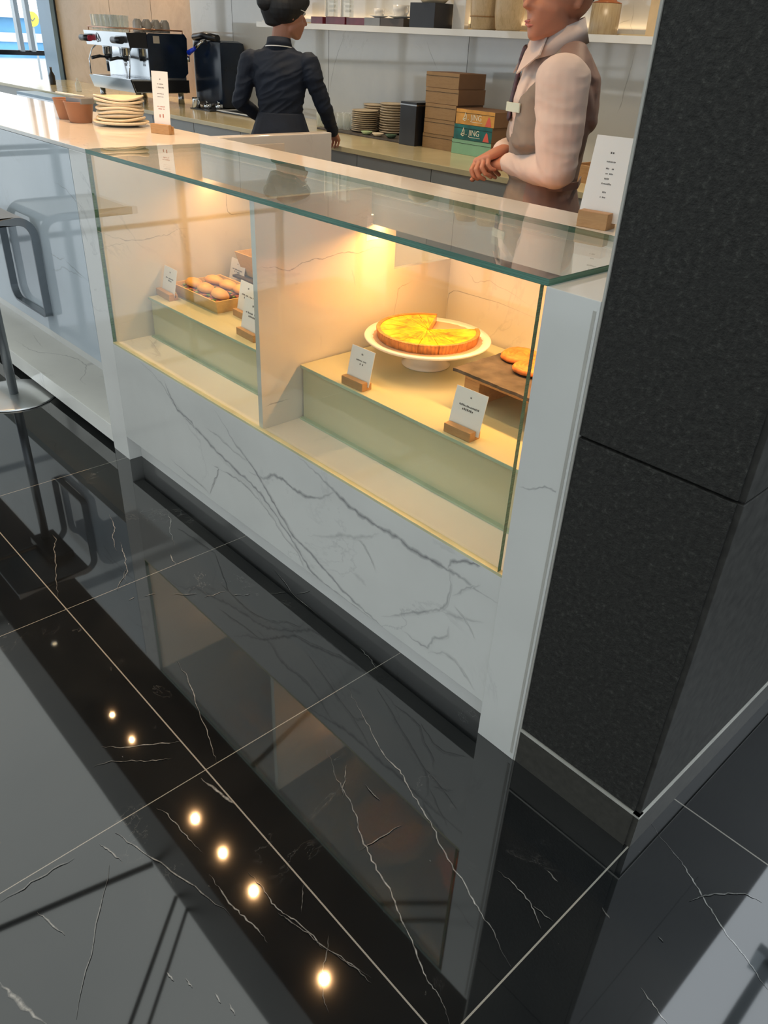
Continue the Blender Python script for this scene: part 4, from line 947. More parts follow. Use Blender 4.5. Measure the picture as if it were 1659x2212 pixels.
def carton(x0, x1, y0, y1, z0, z1, face, side, label, group, logo=None):
    t = thing('carton_box', label, 'box', ((x0 + x1) / 2, (y0 + y1) / 2, z0), 0, group)
    bm = BM(); box(bm, (x0, y0, z0), (x1, y1, z1), 0, 0.002)
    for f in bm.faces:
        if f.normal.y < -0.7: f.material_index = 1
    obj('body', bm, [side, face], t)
    bm = BM(); box(bm, (x0 - 0.001, y0 - 0.001, z1 - 0.022), (x0 + 0.0005, y1, z1 - 0.020)); box(bm, (x0 + 0.002, y0 - 0.0012, z1 - 0.0215), (x1 - 0.002, y0 - 0.0002, z1 - 0.0195)); obj('lid_seam', bm, STONEJ, t)
    if logo:
        W_ = x1 - x0; H_ = z1 - z0
        text_mesh('lettering', 'JING', H_ * 0.52, logo[0], t, (x0 + W_ * 0.40, y0 - 0.0015, z0 + H_ * 0.34), (1, 0, 0), (0, 0, 1), 1.0)
        bm = BM()
        c = Vector((x0 + W_ * 0.25, y0 - 0.0016, z0 + H_ * 0.50))
        tube(bm, [c + Vector((-0.016, 0, -0.014)), c + Vector((-0.004, 0, 0.002)), c + Vector((0.004, 0, 0.026)), c + Vector((0.008, 0, 0.010)), c + Vector((0.012, 0, -0.014)), c + Vector((0.0, 0, -0.021)), c + Vector((-0.016, 0, -0.014))], 0.0028, 8)
        tube(bm, [c + Vector((-0.010, 0, -0.012)), c + Vector((0.012, 0, -0.004))], 0.0022, 8)
        tube(bm, [c + Vector((0.026, 0, -0.012)), c + Vector((0.030, 0, -0.012))], 0.003, 8)
        obj('leaf_logo', bm, logo[0], t)
        bm = BM(); box(bm, (x0 + W_ * 0.42, y0 - 0.0013, z0 + H_ * 0.20), (x0 + W_ * 0.70, y0 - 0.0004, z0 + H_ * 0.23)); obj('small_print', bm, logo[0], t)
        bm = BM()
        a = x0 + W_ * 0.78
        vs = [bm.verts.new((a, y0 - 0.0013, z0 + 0.004)), bm.verts.new((a + 0.050, y0 - 0.0013, z0 + 0.004)), bm.verts.new((a + 0.034, y0 - 0.0013, z0 + 0.048)), bm.verts.new((a + 0.024, y0 - 0.0013, z0 + 0.056)), bm.verts.new((a + 0.012, y0 - 0.0013, z0 + 0.034))]
        f = bm.faces.new(vs); r = bmesh.ops.extrude_face_region(bm, geom=[f]); bmesh.ops.translate(bm, verts=[g for g in r['geom'] if isinstance(g, bmesh.types.BMVert)], vec=(0, 0.0008, 0)); bmesh.ops.recalc_face_normals(bm, faces=bm.faces[:])
        obj('corner_mark', bm, logo[1], t)
    return t
gl = 'plain brown cartons in the tall stack'
offs = (0.0, 0.010, 0.014, 0.006, -0.002)
lbs = ('plain wood-tone carton at the bottom of the tall stack', 'yellowish wood-tone carton, second from the bottom of the tall stack', 'plain wood-tone carton in the middle of the tall stack',
       'plain wood-tone carton, second from the top of the tall stack', 'plain wood-tone carton on top of the tall stack')
for k in range(5):
    o_ = offs[k]; w = 0.270 if k < 3 else 0.285
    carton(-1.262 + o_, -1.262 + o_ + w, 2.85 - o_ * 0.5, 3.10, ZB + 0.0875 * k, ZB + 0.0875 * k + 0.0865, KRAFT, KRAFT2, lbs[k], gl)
gr = 'printed tea cartons in the lower stack'
PINK = simple('coral_print', (0.72, 0.12, 0.09), 0.5)
PALEP = simple('cream_print', (0.80, 0.77, 0.62), 0.5)
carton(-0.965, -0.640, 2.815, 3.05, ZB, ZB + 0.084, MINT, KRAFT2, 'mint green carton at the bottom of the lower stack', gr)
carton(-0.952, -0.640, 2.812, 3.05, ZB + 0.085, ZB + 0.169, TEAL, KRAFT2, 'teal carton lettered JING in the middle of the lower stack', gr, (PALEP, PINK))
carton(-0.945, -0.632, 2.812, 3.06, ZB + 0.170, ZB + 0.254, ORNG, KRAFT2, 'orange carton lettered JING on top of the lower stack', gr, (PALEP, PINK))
t = thing('black_box', 'black upright box with a silver rim left of the tall carton stack', 'box', (-1.36, 2.95, ZB))
bm = BM(); box(bm, (-1.435, 2.80, ZB), (-1.285, 3.10, ZB + 0.235), 0, 0.002); obj('body', bm, BLACKP, t)
bm = BM(); box(bm, (-1.437, 2.798, ZB + 0.236), (-1.283, 3.102, ZB + 0.244)); obj('rim', bm, STEEL, t)
bm = BM(); box(bm, (-1.434, 2.801, ZB + 0.244), (-1.286, 3.10, ZB + 0.256), 0, 0.002); obj('lid', bm, BLACKP, t)

# dark service tray, plate stacks, leaf dishes
bm = BM(); box(bm, (-2.36, 2.83, ZB), (-1.45, 3.25, ZB + 0.012), 0, 0.003); single('service_tray', bm, SLATE, 'long dark tray under the plate stacks', 'tray', (-1.9, 3.04, ZB))
def plates(x, y, R, n, st, grp, where, mat):
    proto = None
    for k in range(n):
        z = ZB + 0.0122 + k * st
        lb = 'beige plate, %s of the %s' % ('topmost' if k == n - 1 else ('bottom one' if k == 0 else '%s from the bottom' % ('second third fourth fifth sixth seventh eighth ninth tenth eleventh twelfth'.split()[k - 1])), where)
        if proto is None:
            bm = BM(); lathe(bm, [(R * 0.6, 0), (R * 0.66, 0.001), (R * 0.9, st * 0.55), (R, st * 0.85), (R * 0.99, st * 1.2), (R * 0.85, st * 0.8), (R * 0.5, st * 0.45), (0.003, st * 0.42)], (x, y, z), 40)
            proto = single('plate', bm, mat, lb, 'plate', (x, y, z), grp, True)
        else:
            c = dup(proto, (x + random.uniform(-1, 1) * 0.003, y + random.uniform(-1, 1) * 0.003, z), 0, lb)
plates(-1.995, 2.985, 0.096, 11, 0.0128, 'plates of the near stack', 'near stack beside the black sleeve', STONEW)
plates(-2.06, 3.15, 0.092, 12, 0.0142, 'plates of the rear stack', 'rear stack behind the near one', STONEW)
plates(-1.83, 3.10, 0.090, 12, 0.0162, 'plates of the tallest stack', 'tallest stack left of the black box', STONEW)
def leafdish(x, y, lb, m):
    t = thing('small_dish', lb, 'dish', (x, y, ZB + 0.0125), 0, 'small dishes on the dark tray')
    bm = BM(); lathe(bm, [(0.018, 0), (0.03, 0.006), (0.042, 0.022), (0.040, 0.023), (0.028, 0.009), (0.003, 0.005)], n=28, wob=lambda r, z, a: (r * (1 + 0.08 * math.cos(2 * a)), z)); obj('bowl', bm, m, t, True, world=False)
leafdish(-1.845, 2.873, 'pale green leaf shaped dish left on the dark tray', simple('pale_green_glaze', (0.42, 0.55, 0.32), 0.25))
leafdish(-1.725, 2.872, 'cream small dish right on the dark tray', CREAM)
leafdish(-1.62, 2.90, 'dark green small dish beside the black box', simple('dark_green_glaze', (0.08, 0.14, 0.09), 0.25))
bm = BM()
lathe(bm, [(0.012, 0), (0.016, 0.010), (0.004, 0.014)], (-1.845, 2.873, ZB + 0.019), 14); single('lime_wedge', bm, LEAF, 'bit of green lime in the left leaf dish', 'lime', (-1.845, 2.873, ZB + 0.019))
def tumbler(name, x, y, z, r, h, lb, grp, mat=None, proto=None):
    if proto: return dup(proto, (x, y, z), 0, lb)
    t = thing(name, lb, 'glass', (x, y, z), 0, grp)
    bm = BM(); lathe(bm, [(r * 0.85, 0), (r, h), (r - 0.002, h), (r * 0.85 - 0.002, 0.006), (0.001, 0.006)], n=24); obj('body', bm, mat or TUMBLER, t, True, world=False)
    return t
g1 = tumbler('tumbler', -2.215, 2.94, ZB + 0.0125, 0.03, 0.105, 'clear tumbler in the front left of the group by the woman\'s hand', 'tumblers on the dark tray')
for x, y, lb in ((-2.145, 2.94, 'clear tumbler in the front right of the group by the woman\'s hand'), (-2.245, 3.02, 'clear tumbler at the back left of the group by the woman\'s hand'), (-2.175, 3.03, 'clear tumbler at the back right of the group by the woman\'s hand')):
    tumbler('tumbler', x, y, ZB + 0.0125, 0, 0, lb, None, proto=g1)
g2 = tumbler('water_glass', -2.50, 2.98, ZB, 0.036, 0.15, 'tall clear glass between the woman\'s waist and right arm', 'tall glasses behind the woman')
tumbler('water_glass', -2.60, 3.06, ZB, 0, 0, 'tall clear glass directly behind the one by the woman\'s waist', None, proto=g2)
t = thing('serving_board', 'flat dark board with a white rim left of the woman', 'board', (-3.42, 2.95, ZB))
bm = BM(); box(bm, (-3.70, 2.82, ZB), (-3.12, 3.10, ZB + 0.012), 0, 0.003); obj('board', bm, BLACKP, t)
bm = BM(); box(bm, (-3.71, 2.81, ZB + 0.012), (-3.11, 2.83, ZB + 0.018)); box(bm, (-3.71, 2.83, ZB + 0.012), (-3.69, 3.10, ZB + 0.018)); obj('rim', bm, WHITEP, t)
# barista tools
def portafilter(x, y, rz, lb):
    t = thing('portafilter', lb, 'portafilter', (x, y, ZB + 0.008), rz, 'portafilters on the black mat')
    bm = BM(); lathe(bm, [(0.03, 0), (0.034, 0.004), (0.035, 0.038), (0.031, 0.038), (0.030, 0.01), (0.002, 0.008)], n=28); obj('basket', bm, CHROME, t, True, world=False)
    bm = BM(); tube(bm, [(0.033, 0, 0.025), (0.06, 0, 0.028), (0.09, 0, 0.030), (0.17, 0, 0.022)], [0.007, 0.008, 0.013, 0.012], 12); obj('handle', bm, BLACKP, t, world=False)
    bm = BM(); tube(bm, [(-0.02, 0, 0.045), (0.0, 0.01, 0.06), (0.02, 0.0, 0.042)], 0.006, 8); obj('spout', bm, CHROME, t, world=False)
bm = BM(); box(bm, (-4.06, 2.76, ZB), (-3.74, 3.02, ZB + 0.008), 0, 0.002); single('rubber_mat', bm, BLACKP, 'black rubber mat right of the coffee machine', 'mat', (-3.9, 2.89, ZB))
portafilter(-3.93, 2.86, 2.6, 'chrome portafilter at the left on the black mat')
portafilter(-3.86, 2.93, 2.9, 'chrome portafilter at the right on the black mat')
t = thing('milk_jug', 'small steel jug standing on the black mat', 'jug', (-4.02, 2.80, ZB + 0.008))
bm = BM(); lathe(bm, [(0.034, 0), (0.037, 0.004), (0.03, 0.06), (0.033, 0.08), (0.031, 0.08), (0.028, 0.06), (0.03, 0.006), (0.001, 0.005)], n=28); obj('body', bm, CHROME, t, True, world=False)
bm = BM(); tube(bm, arc((0.034, 0, 0.045), 0.022, PI / 2, -PI / 2, 10, (1, 0, 0), (0, 0, 1)), 0.004, 8); obj('handle', bm, CHROME, t, world=False)

# hot water tank
t = thing('water_tank', 'dark blue black rounded water tank right of the coffee machine', 'water boiler', (-4.10, 3.12, ZB))
bm = BM(); box(bm, (-4.37, 3.00, ZB), (-3.91, 3.27, 1.42), 0, 0.05); obj('body', bm, NAVYP, t, autosmooth=40)
bm = BM(); tube(bm, [(-4.36, 3.03, 1.435), (-4.2, 3.03, 1.452), (-3.98, 3.03, 1.435)], 0.028, 14); obj('lid', bm, BLACKP, t)
bm = BM(); tube(bm, [(-4.12, 3.0, 1.41), (-4.12, 2.95, 1.40), (-4.17, 2.93, 1.36)], 0.013, 12); obj('tap', bm, CHROME, t)
bm = BM(); tube(bm, [(-4.185, 2.925, 1.355), (-4.27, 2.91, 1.315)], [0.014, 0.022], 14); obj('lever', bm, BLUEP, t)
bm = BM(); tube(bm, [(-4.30, 2.92, 1.29), (-4.30, 2.92, 1.245)], 0.013, 12); obj('nozzle', bm, CHROME, t)

# coffee machine
cm = thing('coffee_machine', 'two group espresso machine with a white front and dark blue side panel', 'coffee machine', (-4.83, 2.7, ZB))
X0, X1 = -5.245, -4.42
for x in (X0 + 0.06, X1 - 0.06):
    for y in (2.50, 2.92):
        bm = BM(); lathe(bm, [(0.028, 0), (0.024, 0.095)], (x, y, ZB), 18); obj('foot', bm, STEEL, cm)
bm = BM(); box(bm, (X0 + 0.02, 2.62, 0.99), (X1 - 0.004, 2.96, 1.44), 0, 0.006); obj('boiler_housing', bm, STEEL, cm)
for nmx, xx in (('side_panel', X1), ('side_panel', X0 + 0.002)):
    bm = BM()
    pr = [(2.598, 1.12), (2.93, 1.11), (2.975, 1.15), (2.985, 1.42), (2.96, 1.452), (2.62, 1.448), (2.598, 1.43)]
    vs = [bm.verts.new((xx - 0.006, y, z)) for y, z in pr]; f = bm.faces.new(vs); r = bmesh.ops.extrude_face_region(bm, geom=[f])
    bmesh.ops.translate(bm, verts=[g for g in r['geom'] if isinstance(g, bmesh.types.BMVert)], vec=(0.012, 0, 0)); bmesh.ops.recalc_face_normals(bm, faces=bm.faces[:])
    sp_ = obj(nmx, bm, NAVYP, cm)
    if xx == X1:
        bm = BM(); box(bm, (X1 + 0.006, 2.655, 1.375), (X1 + 0.0075, 2.715, 1.43)); obj('sticker', bm, simple('blank_label', (0.55, 0.5, 0.42), 0.6), sp_)
bm = BM(); box(bm, (X0 + 0.05, 2.60, 1.0), (X1 - 0.01, 2.625, 1.33)); obj('splash_plate', bm, CHROME, cm)
bm = BM()
pr = [(2.432, 1.335), (2.412, 1.445), (2.60, 1.452), (2.62, 1.335)]
vs = [bm.verts.new((X0, y, z)) for y, z in pr]; f = bm.faces.new(vs); r = bmesh.ops.extrude_face_region(bm, geom=[f])
bmesh.ops.translate(bm, verts=[g for g in r['geom'] if isinstance(g, bmesh.types.BMVert)], vec=(X1 - X0, 0, 0)); bmesh.ops.recalc_face_normals(bm, faces=bm.faces[:])
ch = obj('control_housing', bm, [MIRRORP, BLACKP], cm)
for p in ch.data.polygons:
    if abs(p.normal.x) > 0.9: p.material_index = 1
bm = BM(); strap(bm, [Vector((-4.98 + 0.026 * math.cos(a), 2.417, 1.395 + 0.034 * math.sin(a))) for a in [2 * PI * k / 28 for k in range(28)]], 0.006, 0.005, (0, 1, 0), closed=True); obj('badge', bm, BLACKP, ch)
for i, xx in enumerate((-5.22, -4.60)):
    bm = BM(); tube(bm, [(xx - 0.06, 2.40, 1.385), (xx + 0.11, 2.40, 1.385)], 0.026, 16); box(bm, (xx - 0.01, 2.385, 1.375), (xx + 0.05, 2.43, 1.395)); k_ = obj('paddle', bm, BLACKP, cm)
    if i == 0:
        bm = BM(); tube(bm, [(xx + 0.11, 2.40, 1.385), (xx + 0.13, 2.40, 1.385)], 0.024, 16); obj('red_ring', bm, simple('red_plastic', (0.5, 0.02, 0.05), 0.3), k_)
for xx in (-5.03, -4.68):
    bm = BM(); lathe(bm, [(0.036, 0), (0.042, 0.01), (0.042, 0.06), (0.05, 0.075)], (xx, 2.52, 1.262), 28); g_ = obj('group_head', bm, CHROME, cm, True)
    bm = BM(); lathe(bm, [(0.03, 0), (0.036, 0.02), (0.036, 0.035)], (xx, 2.52, 1.23), 24); tube(bm, [(xx, 2.49, 1.245), (xx, 2.44, 1.25), (xx, 2.36, 1.235)], [0.008, 0.013, 0.013], 12); obj('portafilter', bm, BLACKP, g_)
    bm = BM(); tube(bm, [(xx - 0.012, 2.51, 1.235), (xx - 0.014, 2.51, 1.19)], 0.005, 8); tube(bm, [(xx + 0.012, 2.51, 1.235), (xx + 0.014, 2.51, 1.19)], 0.005, 8); obj('spout', bm, CHROME, g_)
bm = BM(); tube(bm, [(-5.19, 2.50, 1.34), (-5.22, 2.46, 1.30), (-5.235, 2.43, 1.22), (-5.215, 2.42, 1.10)], 0.006, 10); obj('steam_wand', bm, CHROME, cm)
bm = BM(); tube(bm, [(-4.52, 2.50, 1.34), (-4.49, 2.46, 1.30), (-4.47, 2.44, 1.20), (-4.48, 2.43, 1.10)], 0.006, 10); obj('steam_wand', bm, CHROME, cm)
bm = BM()
pr = [(2.405, 1.095), (2.44, 0.995), (2.98, 0.995), (2.98, 1.095)]
vs = [bm.verts.new((X0 + 0.02, y, z)) for y, z in pr]; f = bm.faces.new(vs); r = bmesh.ops.extrude_face_region(bm, geom=[f])
bmesh.ops.translate(bm, verts=[g for g in r['geom'] if isinstance(g, bmesh.types.BMVert)], vec=(X1 - X0 - 0.02, 0, 0)); bmesh.ops.recalc_face_normals(bm, faces=bm.faces[:])
dt = obj('drip_tray', bm, [STEEL, MIRRORP, BLACKP], cm)
for p in dt.data.polygons:
    if p.normal.y < -0.5: p.material_index = 1
    if p.normal.x > 0.9: p.material_index = 2
bm = BM()
for k in range(18): box(bm, (X0 + 0.05, 2.425 + k * 0.009, 1.095), (X1 - 0.03, 2.429 + k * 0.009, 1.099))
obj('grate', bm, CHROME, dt)
bm = BM(); strap(bm, [(X1 + 0.001, 2.42, 1.09), (X1 + 0.001, 2.62, 1.09), (X1 + 0.001, 2.62, 1.0), (X1 + 0.001, 2.45, 1.0)], 0.004, 0.008, (1, 0, 0), closed=True); obj('side_trim', bm, STEEL, dt)
bm = BM()
tube(bm, [(X0 + 0.03, 2.45, 1.475), (X1 - 0.005, 2.45, 1.475), (X1 - 0.005, 2.95, 1.475), (X0 + 0.03, 2.95, 1.475), (X0 + 0.03, 2.45, 1.475)], 0.006, 8)
for x, y in ((X0 + 0.03, 2.45), (X1 - 0.005, 2.45), (X1 - 0.005, 2.95), (X0 + 0.03, 2.95)): tube(bm, [(x, y, 1.45), (x, y, 1.475)], 0.005, 8)
obj('cup_rail', bm, simple('copper_tube', (0.6, 0.32, 0.2), 0.3, 0.9), cm)
gg = None
spots = []
for r_ in range(2):
    for k in range(5): spots.append((-5.17 + k * 0.093, 2.50 + r_ * 0.10, 'row %d' % r_))
for i, (x, y, s_) in enumerate(spots):
    lb = 'upturned clear glass on the machine, %s, %s' % ('front row' if y < 2.55 else 'second row', ('left end', 'second from the left', 'centre', 'second from the right', 'right end')[i % 5])
    if gg is None: gg = tumbler('upturned_glass', x, y, 1.4525, 0.037, 0.118, lb, 'glasses standing on the coffee machine')
    else: tumbler('x', x, y, 1.4525, 0, 0, lb, None, proto=gg)
cc = None
for i, (x, y) in enumerate([(-4.475, 2.56 + k * 0.086) for k in range(4)] + [(-4.575, 2.60 + k * 0.086) for k in range(4)]):
    lb = 'upturned beige cup on the machine, %s, %s' % ('outer row by the dark side' if i < 4 else 'inner row', ('nearest the front', 'second from the front', 'third from the front', 'fourth from the front')[i % 4])
    if cc is None:
        cc = thing('upturned_cup', lb, 'cup', (x, y, 1.4525), 0, 'cups standing on the coffee machine')
        bm = BM(); lathe(bm, [(0.036, 0), (0.037, 0.03), (0.033, 0.075), (0.02, 0.093), (0.017, 0.098), (0.002, 0.098)], n=26); obj('bowl', bm, simple('taupe_porcelain', (0.42, 0.38, 0.33), 0.3), cc, True, world=False)
        bm = BM(); tube(bm, arc((0.033, 0, 0.035), 0.014, PI / 2, -PI / 2, 8, (1, 0, 0), (0, 0, 1)), 0.003, 6); obj('handle', bm, CERAM, cc, world=False)
    else: dup(cc, (x, y, 1.4525), random.random() * 6, lb)
# saucers stacked under the machine front
pr_ = None
for k in range(4):
    lb = 'saucer %s under the front of the machine' % ('at the bottom of the short pile', 'second from the bottom of the short pile', 'third from the bottom of the short pile', 'on top of the short pile')[k]
    lb = lb[0:]
    if pr_ is None:
        bm = BM(); lathe(bm, [(0.04, 0), (0.06, 0.004), (0.088, 0.014), (0.086, 0.017), (0.05, 0.008), (0.002, 0.006)], (-4.70, 2.48, ZB), 36); pr_ = single('saucer', bm, CREAM, lb, 'saucer', (-4.70, 2.48, ZB), 'saucers under the coffee machine', True)
    else: dup(pr_, (-4.70 + 0.003 * k, 2.48, ZB + 0.013 * k), 0, lb)
t = thing('sauce_bottle', 'small clear bottle left of the coffee machine on the worktop', 'bottle', (-6.0, 2.62, ZB))
bm = BM(); lathe(bm, [(0.028, 0), (0.03, 0.01), (0.03, 0.07), (0.012, 0.095), (0.012, 0.12), (0.002, 0.12)], n=24); obj('body', bm, ACRYL, t, True, world=False)
t = thing('steel_bin_cabinet', 'low grey cabinet unit standing left of the coffee machine under the worktop edge', 'cabinet', (-5.6, 2.2, 0))
bm = BM(); box(bm, (-6.3, 2.10, 0.0), (-5.32, 2.31, 0.885), 0, 0.004); obj('body', bm, PILLAR, t)
bm = BM(); box(bm, (-6.28, 2.092, 0.1), (-5.34, 2.10, 0.86), 0, 0.002); d = obj('door', bm, STEEL, t)
bm = BM(); tube(bm, [(-5.9, 2.08, 0.78), (-5.7, 2.08, 0.78)], 0.006, 8); obj('handle', bm, BLACKP, d)
t = thing('black_bottle', 'slim black bottle in front of the blue pillar foot', 'bottle', (-6.95, 2.75, ZB))
bm = BM(); lathe(bm, [(0.03, 0), (0.032, 0.01), (0.032, 0.09), (0.012, 0.13), (0.012, 0.17), (0.002, 0.17)], n=24); obj('body', bm, BLACKP, t, True, world=False)

# things on the wall shelf
SZ = 1.5722; SY_ = 3.13
def fx(x): return 2.697 + (x - 2.697) * 0.984
def frame_stand(x, lb):
    t = thing('menu_holder', lb, 'menu holder', (x, SY_, SZ), 0, 'small menu holders at the left end of the shelf')
    bm = BM(); box(bm, (-0.055, -0.03, 0), (0.055, 0.03, 0.008), 0, 0.002); obj('foot', bm, CERAM, t, world=False)
    bm = BM(); box(bm, (-0.042, -0.004, 0.008), (-0.036, 0.004, 0.15)); box(bm, (0.036, -0.004, 0.008), (0.042, 0.004, 0.15)); box(bm, (-0.042, -0.004, 0.144), (0.042, 0.004, 0.15)); obj('frame', bm, CERAM, t, world=False)
    bm = BM(); box(bm, (-0.036, -0.001, 0.01), (0.036, 0.001, 0.144)); obj('sheet', bm, simple('pale_teal_sheet', (0.42, 0.58, 0.56), 0.4), t, world=False)
frame_stand(-3.36, 'white framed holder at the very left of the wall shelf')
frame_stand(-3.18, 'white framed holder second from the left on the wall shelf')
t = thing('gift_pack', 'brown upright pack behind the holders left of the woman\'s head', 'pack', (-3.02, SY_, SZ))
bm = BM(); box(bm, (-0.05, -0.03, 0), (0.05, 0.03, 0.13), 0, 0.003); obj('body', bm, RUST, t, world=False)
def pack(x0, x1, z1, m, nm, lb, grp=None, y0=3.085, y1=3.2):
    t = thing(nm, lb, 'packet', ((x0 + x1) / 2, (y0 + y1) / 2, SZ), 0, grp)
    bm = BM(); box(bm, (x0, y0, SZ), (x1, y1, z1), 0, 0.002); obj('body', bm, m, t)
    return t
pack(fx(-2.84), fx(-2.70), SZ + 0.045, REDP, 'red_packet', 'dark red packet just right of the woman\'s head')
p_ = pack(fx(-2.66), fx(-2.44), SZ + 0.047, REDP, 'red_packet', 'dark red packet with pale lettering under the left acrylic tube')
p_ = pack(fx(-2.42), fx(-2.22), SZ + 0.045, REDP, 'red_packet', 'dark red packet with pale lettering left of the small dark box')
def tall_acrylic(x, lb):
    t = thing('acrylic_display', lb, 'display stand', (x, 3.11, SZ + 0.048), 0, 'tall clear acrylic displays on the shelf')
    bm = BM(); box(bm, (-0.045, -0.02, 0), (0.045, 0.02, 0.30), 0, 0.002); obj('block', bm, ACRYL, t, world=False)
    bm = BM()
    for k in range(9): box(bm, (-0.03, 0.004, 0.03 + k * 0.028), (0.03, 0.008, 0.045 + k * 0.028), 0, 0.001)
    obj('stacked_capsules', bm, simple('pale_grey_capsules', (0.45, 0.47, 0.45), 0.4), t, world=False)
    bm = BM(); box(bm, (-0.050, -0.026, 0.0), (-0.045, 0.0, 0.30)); obj('painted_lit_edge', bm, CERAM, t, world=False)  # white strip stands for light caught along the acrylic edge
tall_acrylic(fx(-2.62), 'tall clear acrylic display, left of the pair on the shelf')
tall_acrylic(fx(-2.44), 'tall clear acrylic display, right of the pair on the shelf')
def dark_box(x0, x1, lb):
    t = thing('dark_plinth_box', lb, 'box', ((x0 + x1) / 2, 3.14, SZ), 0, 'dark boxes under the cups')
    bm = BM(); box(bm, (x0, 3.07, SZ), (x1, 3.21, SZ + 0.048), 0, 0.002); obj('body', bm, GREY if 'grey' in lb else simple('dark_brown_card', (0.07, 0.055, 0.045), 0.5), t)
dark_box(fx(-2.205), fx(-2.04), 'dark grey low box under the small cup')
dark_box(fx(-2.035), fx(-1.80), 'dark brown low box under the large cup')
def cup(x, y, z, s, lb):
    t = thing('cup', lb, 'cup', (x, y, z), 0, 'white cups on the wall shelf')
    bm = BM(); lathe(bm, [(0.026 * s, 0), (0.034 * s, 0.006 * s), (0.043 * s, 0.03 * s), (0.046 * s, 0.055 * s), (0.043 * s, 0.055 * s), (0.036 * s, 0.02 * s), (0.002, 0.008 * s)], n=36); obj('bowl', bm, CERAM, t, True, world=False)
    bm = BM(); tube(bm, arc((0.043 * s, 0, 0.032 * s), 0.016 * s, PI / 2, -PI / 2, 10, (1, 0, 0), (0, 0, 1)), 0.0035 * s, 8); obj('handle', bm, CERAM, t, world=False)
def saucer2(x, y, z, R, lb):
    bm = BM(); lathe(bm, [(R * 0.5, 0), (R * 0.6, 0.003), (R, 0.011), (R * 0.99, 0.014), (R * 0.55, 0.007), (0.002, 0.006)], (x, y, z), 40)
    single('saucer', bm, CERAM, lb, 'saucer', (x, y, z), 'white saucers on the wall shelf', True)
saucer2(fx(-2.12), 3.135, SZ + 0.0485, 0.062, 'white saucer under the small cup on the shelf')
saucer2(fx(-1.90), 3.135, SZ + 0.0485, 0.088, 'white saucer under the large cup on the shelf')
cup(fx(-2.12), 3.135, SZ + 0.056, 0.86, 'small white cup on the grey low box')
cup(fx(-1.90), 3.135, SZ + 0.056, 1.25, 'large white cup on the dark brown low box')
t = thing('black_planter', 'black square planter on the shelf left of the wooden jars', 'planter', (fx(-1.60), 3.14, SZ))
bm = BM(); box(bm, (-0.125, -0.085, 0), (0.105, 0.085, 0.138), 0, 0.002); obj('pot', bm, simple('charcoal_pot', (0.02, 0.022, 0.03), 0.5), t, world=False)
bm = BM(); lathe(bm, [(0.03, 0.13), (0.07, 0.137), (0.10, 0.165), (0.09, 0.21), (0.04, 0.24), (0.002, 0.245)], n=36, wob=lambda r, z, a: (r * (1 + 0.1 * math.sin(3 * a)), z)); obj('stone_top', bm, CREAM, t, True, world=False)
bm = BM(); box(bm, (fx(-1.47), 3.2, SZ), (fx(-1.36), 3.24, SZ + 0.26), 0, 0.002); single('white_post', bm, CERAM, 'slim white block behind the black planter', 'block', (fx(-1.41), 3.22, SZ))
def jar(x, r, lb, ring):
    t = thing('wooden_jar', lb, 'jar', (x, 3.15, SZ), 0, 'turned wooden jars on the shelf')
    bm = BM(); lathe(bm, [(r * 0.74, 0), (r * 0.86, 0.012), (r, 0.09), (r * 1.02, 0.16), (r * 0.95, 0.24), (r * 0.7, 0.29), (0.002, 0.3)], n=48); obj('body', bm, JARW, t, True, world=False)
    if ring:
        bm = BM(); lathe(bm, [(r * 1.0, 0.068), (r * 1.035, 0.071), (r * 1.0, 0.074)], n=48, closed=True); obj('ring', bm, OAK, t, True, world=False)
jar(fx(-1.14), 0.094, 'left turned wooden jar with a thin ring', True)
jar(fx(-0.945), 0.090, 'right turned wooden jar without a ring', False)
t = thing('tea_canister', 'tall grey brown wooden canister on the shelf behind the man\'s neck', 'canister', (-0.205, 3.15, SZ))
bm = BM(); lathe(bm, [(0.078, 0), (0.08, 0.004), (0.08, 0.145), (0.002, 0.146)], n=40); obj('body', bm, wood('streaked_canister', (0.30, 0.20, 0.10), (0.46, 0.36, 0.22), 0.35, (12, 12, 1)), t, True, world=False)
bm = BM(); lathe(bm, [(0.078, 0.146), (0.078, 0.15), (0.05, 0.158), (0.05, 0.2), (0.002, 0.2)], n=40); obj('lid', bm, RUST, t, True, world=False)
bm = BM(); box(bm, (0.02, 3.22, SZ), (0.16, 3.25, SZ + 0.26), 0, 0.001); single('marble_slab_sample', bm, simple('honey_panel', (0.66, 0.48, 0.26), 0.3), 'warm honey coloured panel standing on the shelf right of the canister', 'panel', (0.08, 3.235, SZ))
t = thing('amber_bottle', 'slender amber bottle at the right end of the shelf by the pier', 'bottle', (0.42, 3.12, SZ))
bm = BM(); lathe(bm, [(0.034, 0), (0.036, 0.005), (0.034, 0.07), (0.016, 0.10), (0.013, 0.13), (0.016, 0.135), (0.002, 0.136)], n=30); obj('body', bm, RUST, t, True, world=False)
bm = BM(); lathe(bm, [(0.0345, 0.02), (0.0362, 0.022), (0.0352, 0.06), (0.0342, 0.062)], n=30, closed=True); obj('label_band', bm, PAPER, t, True, world=False)
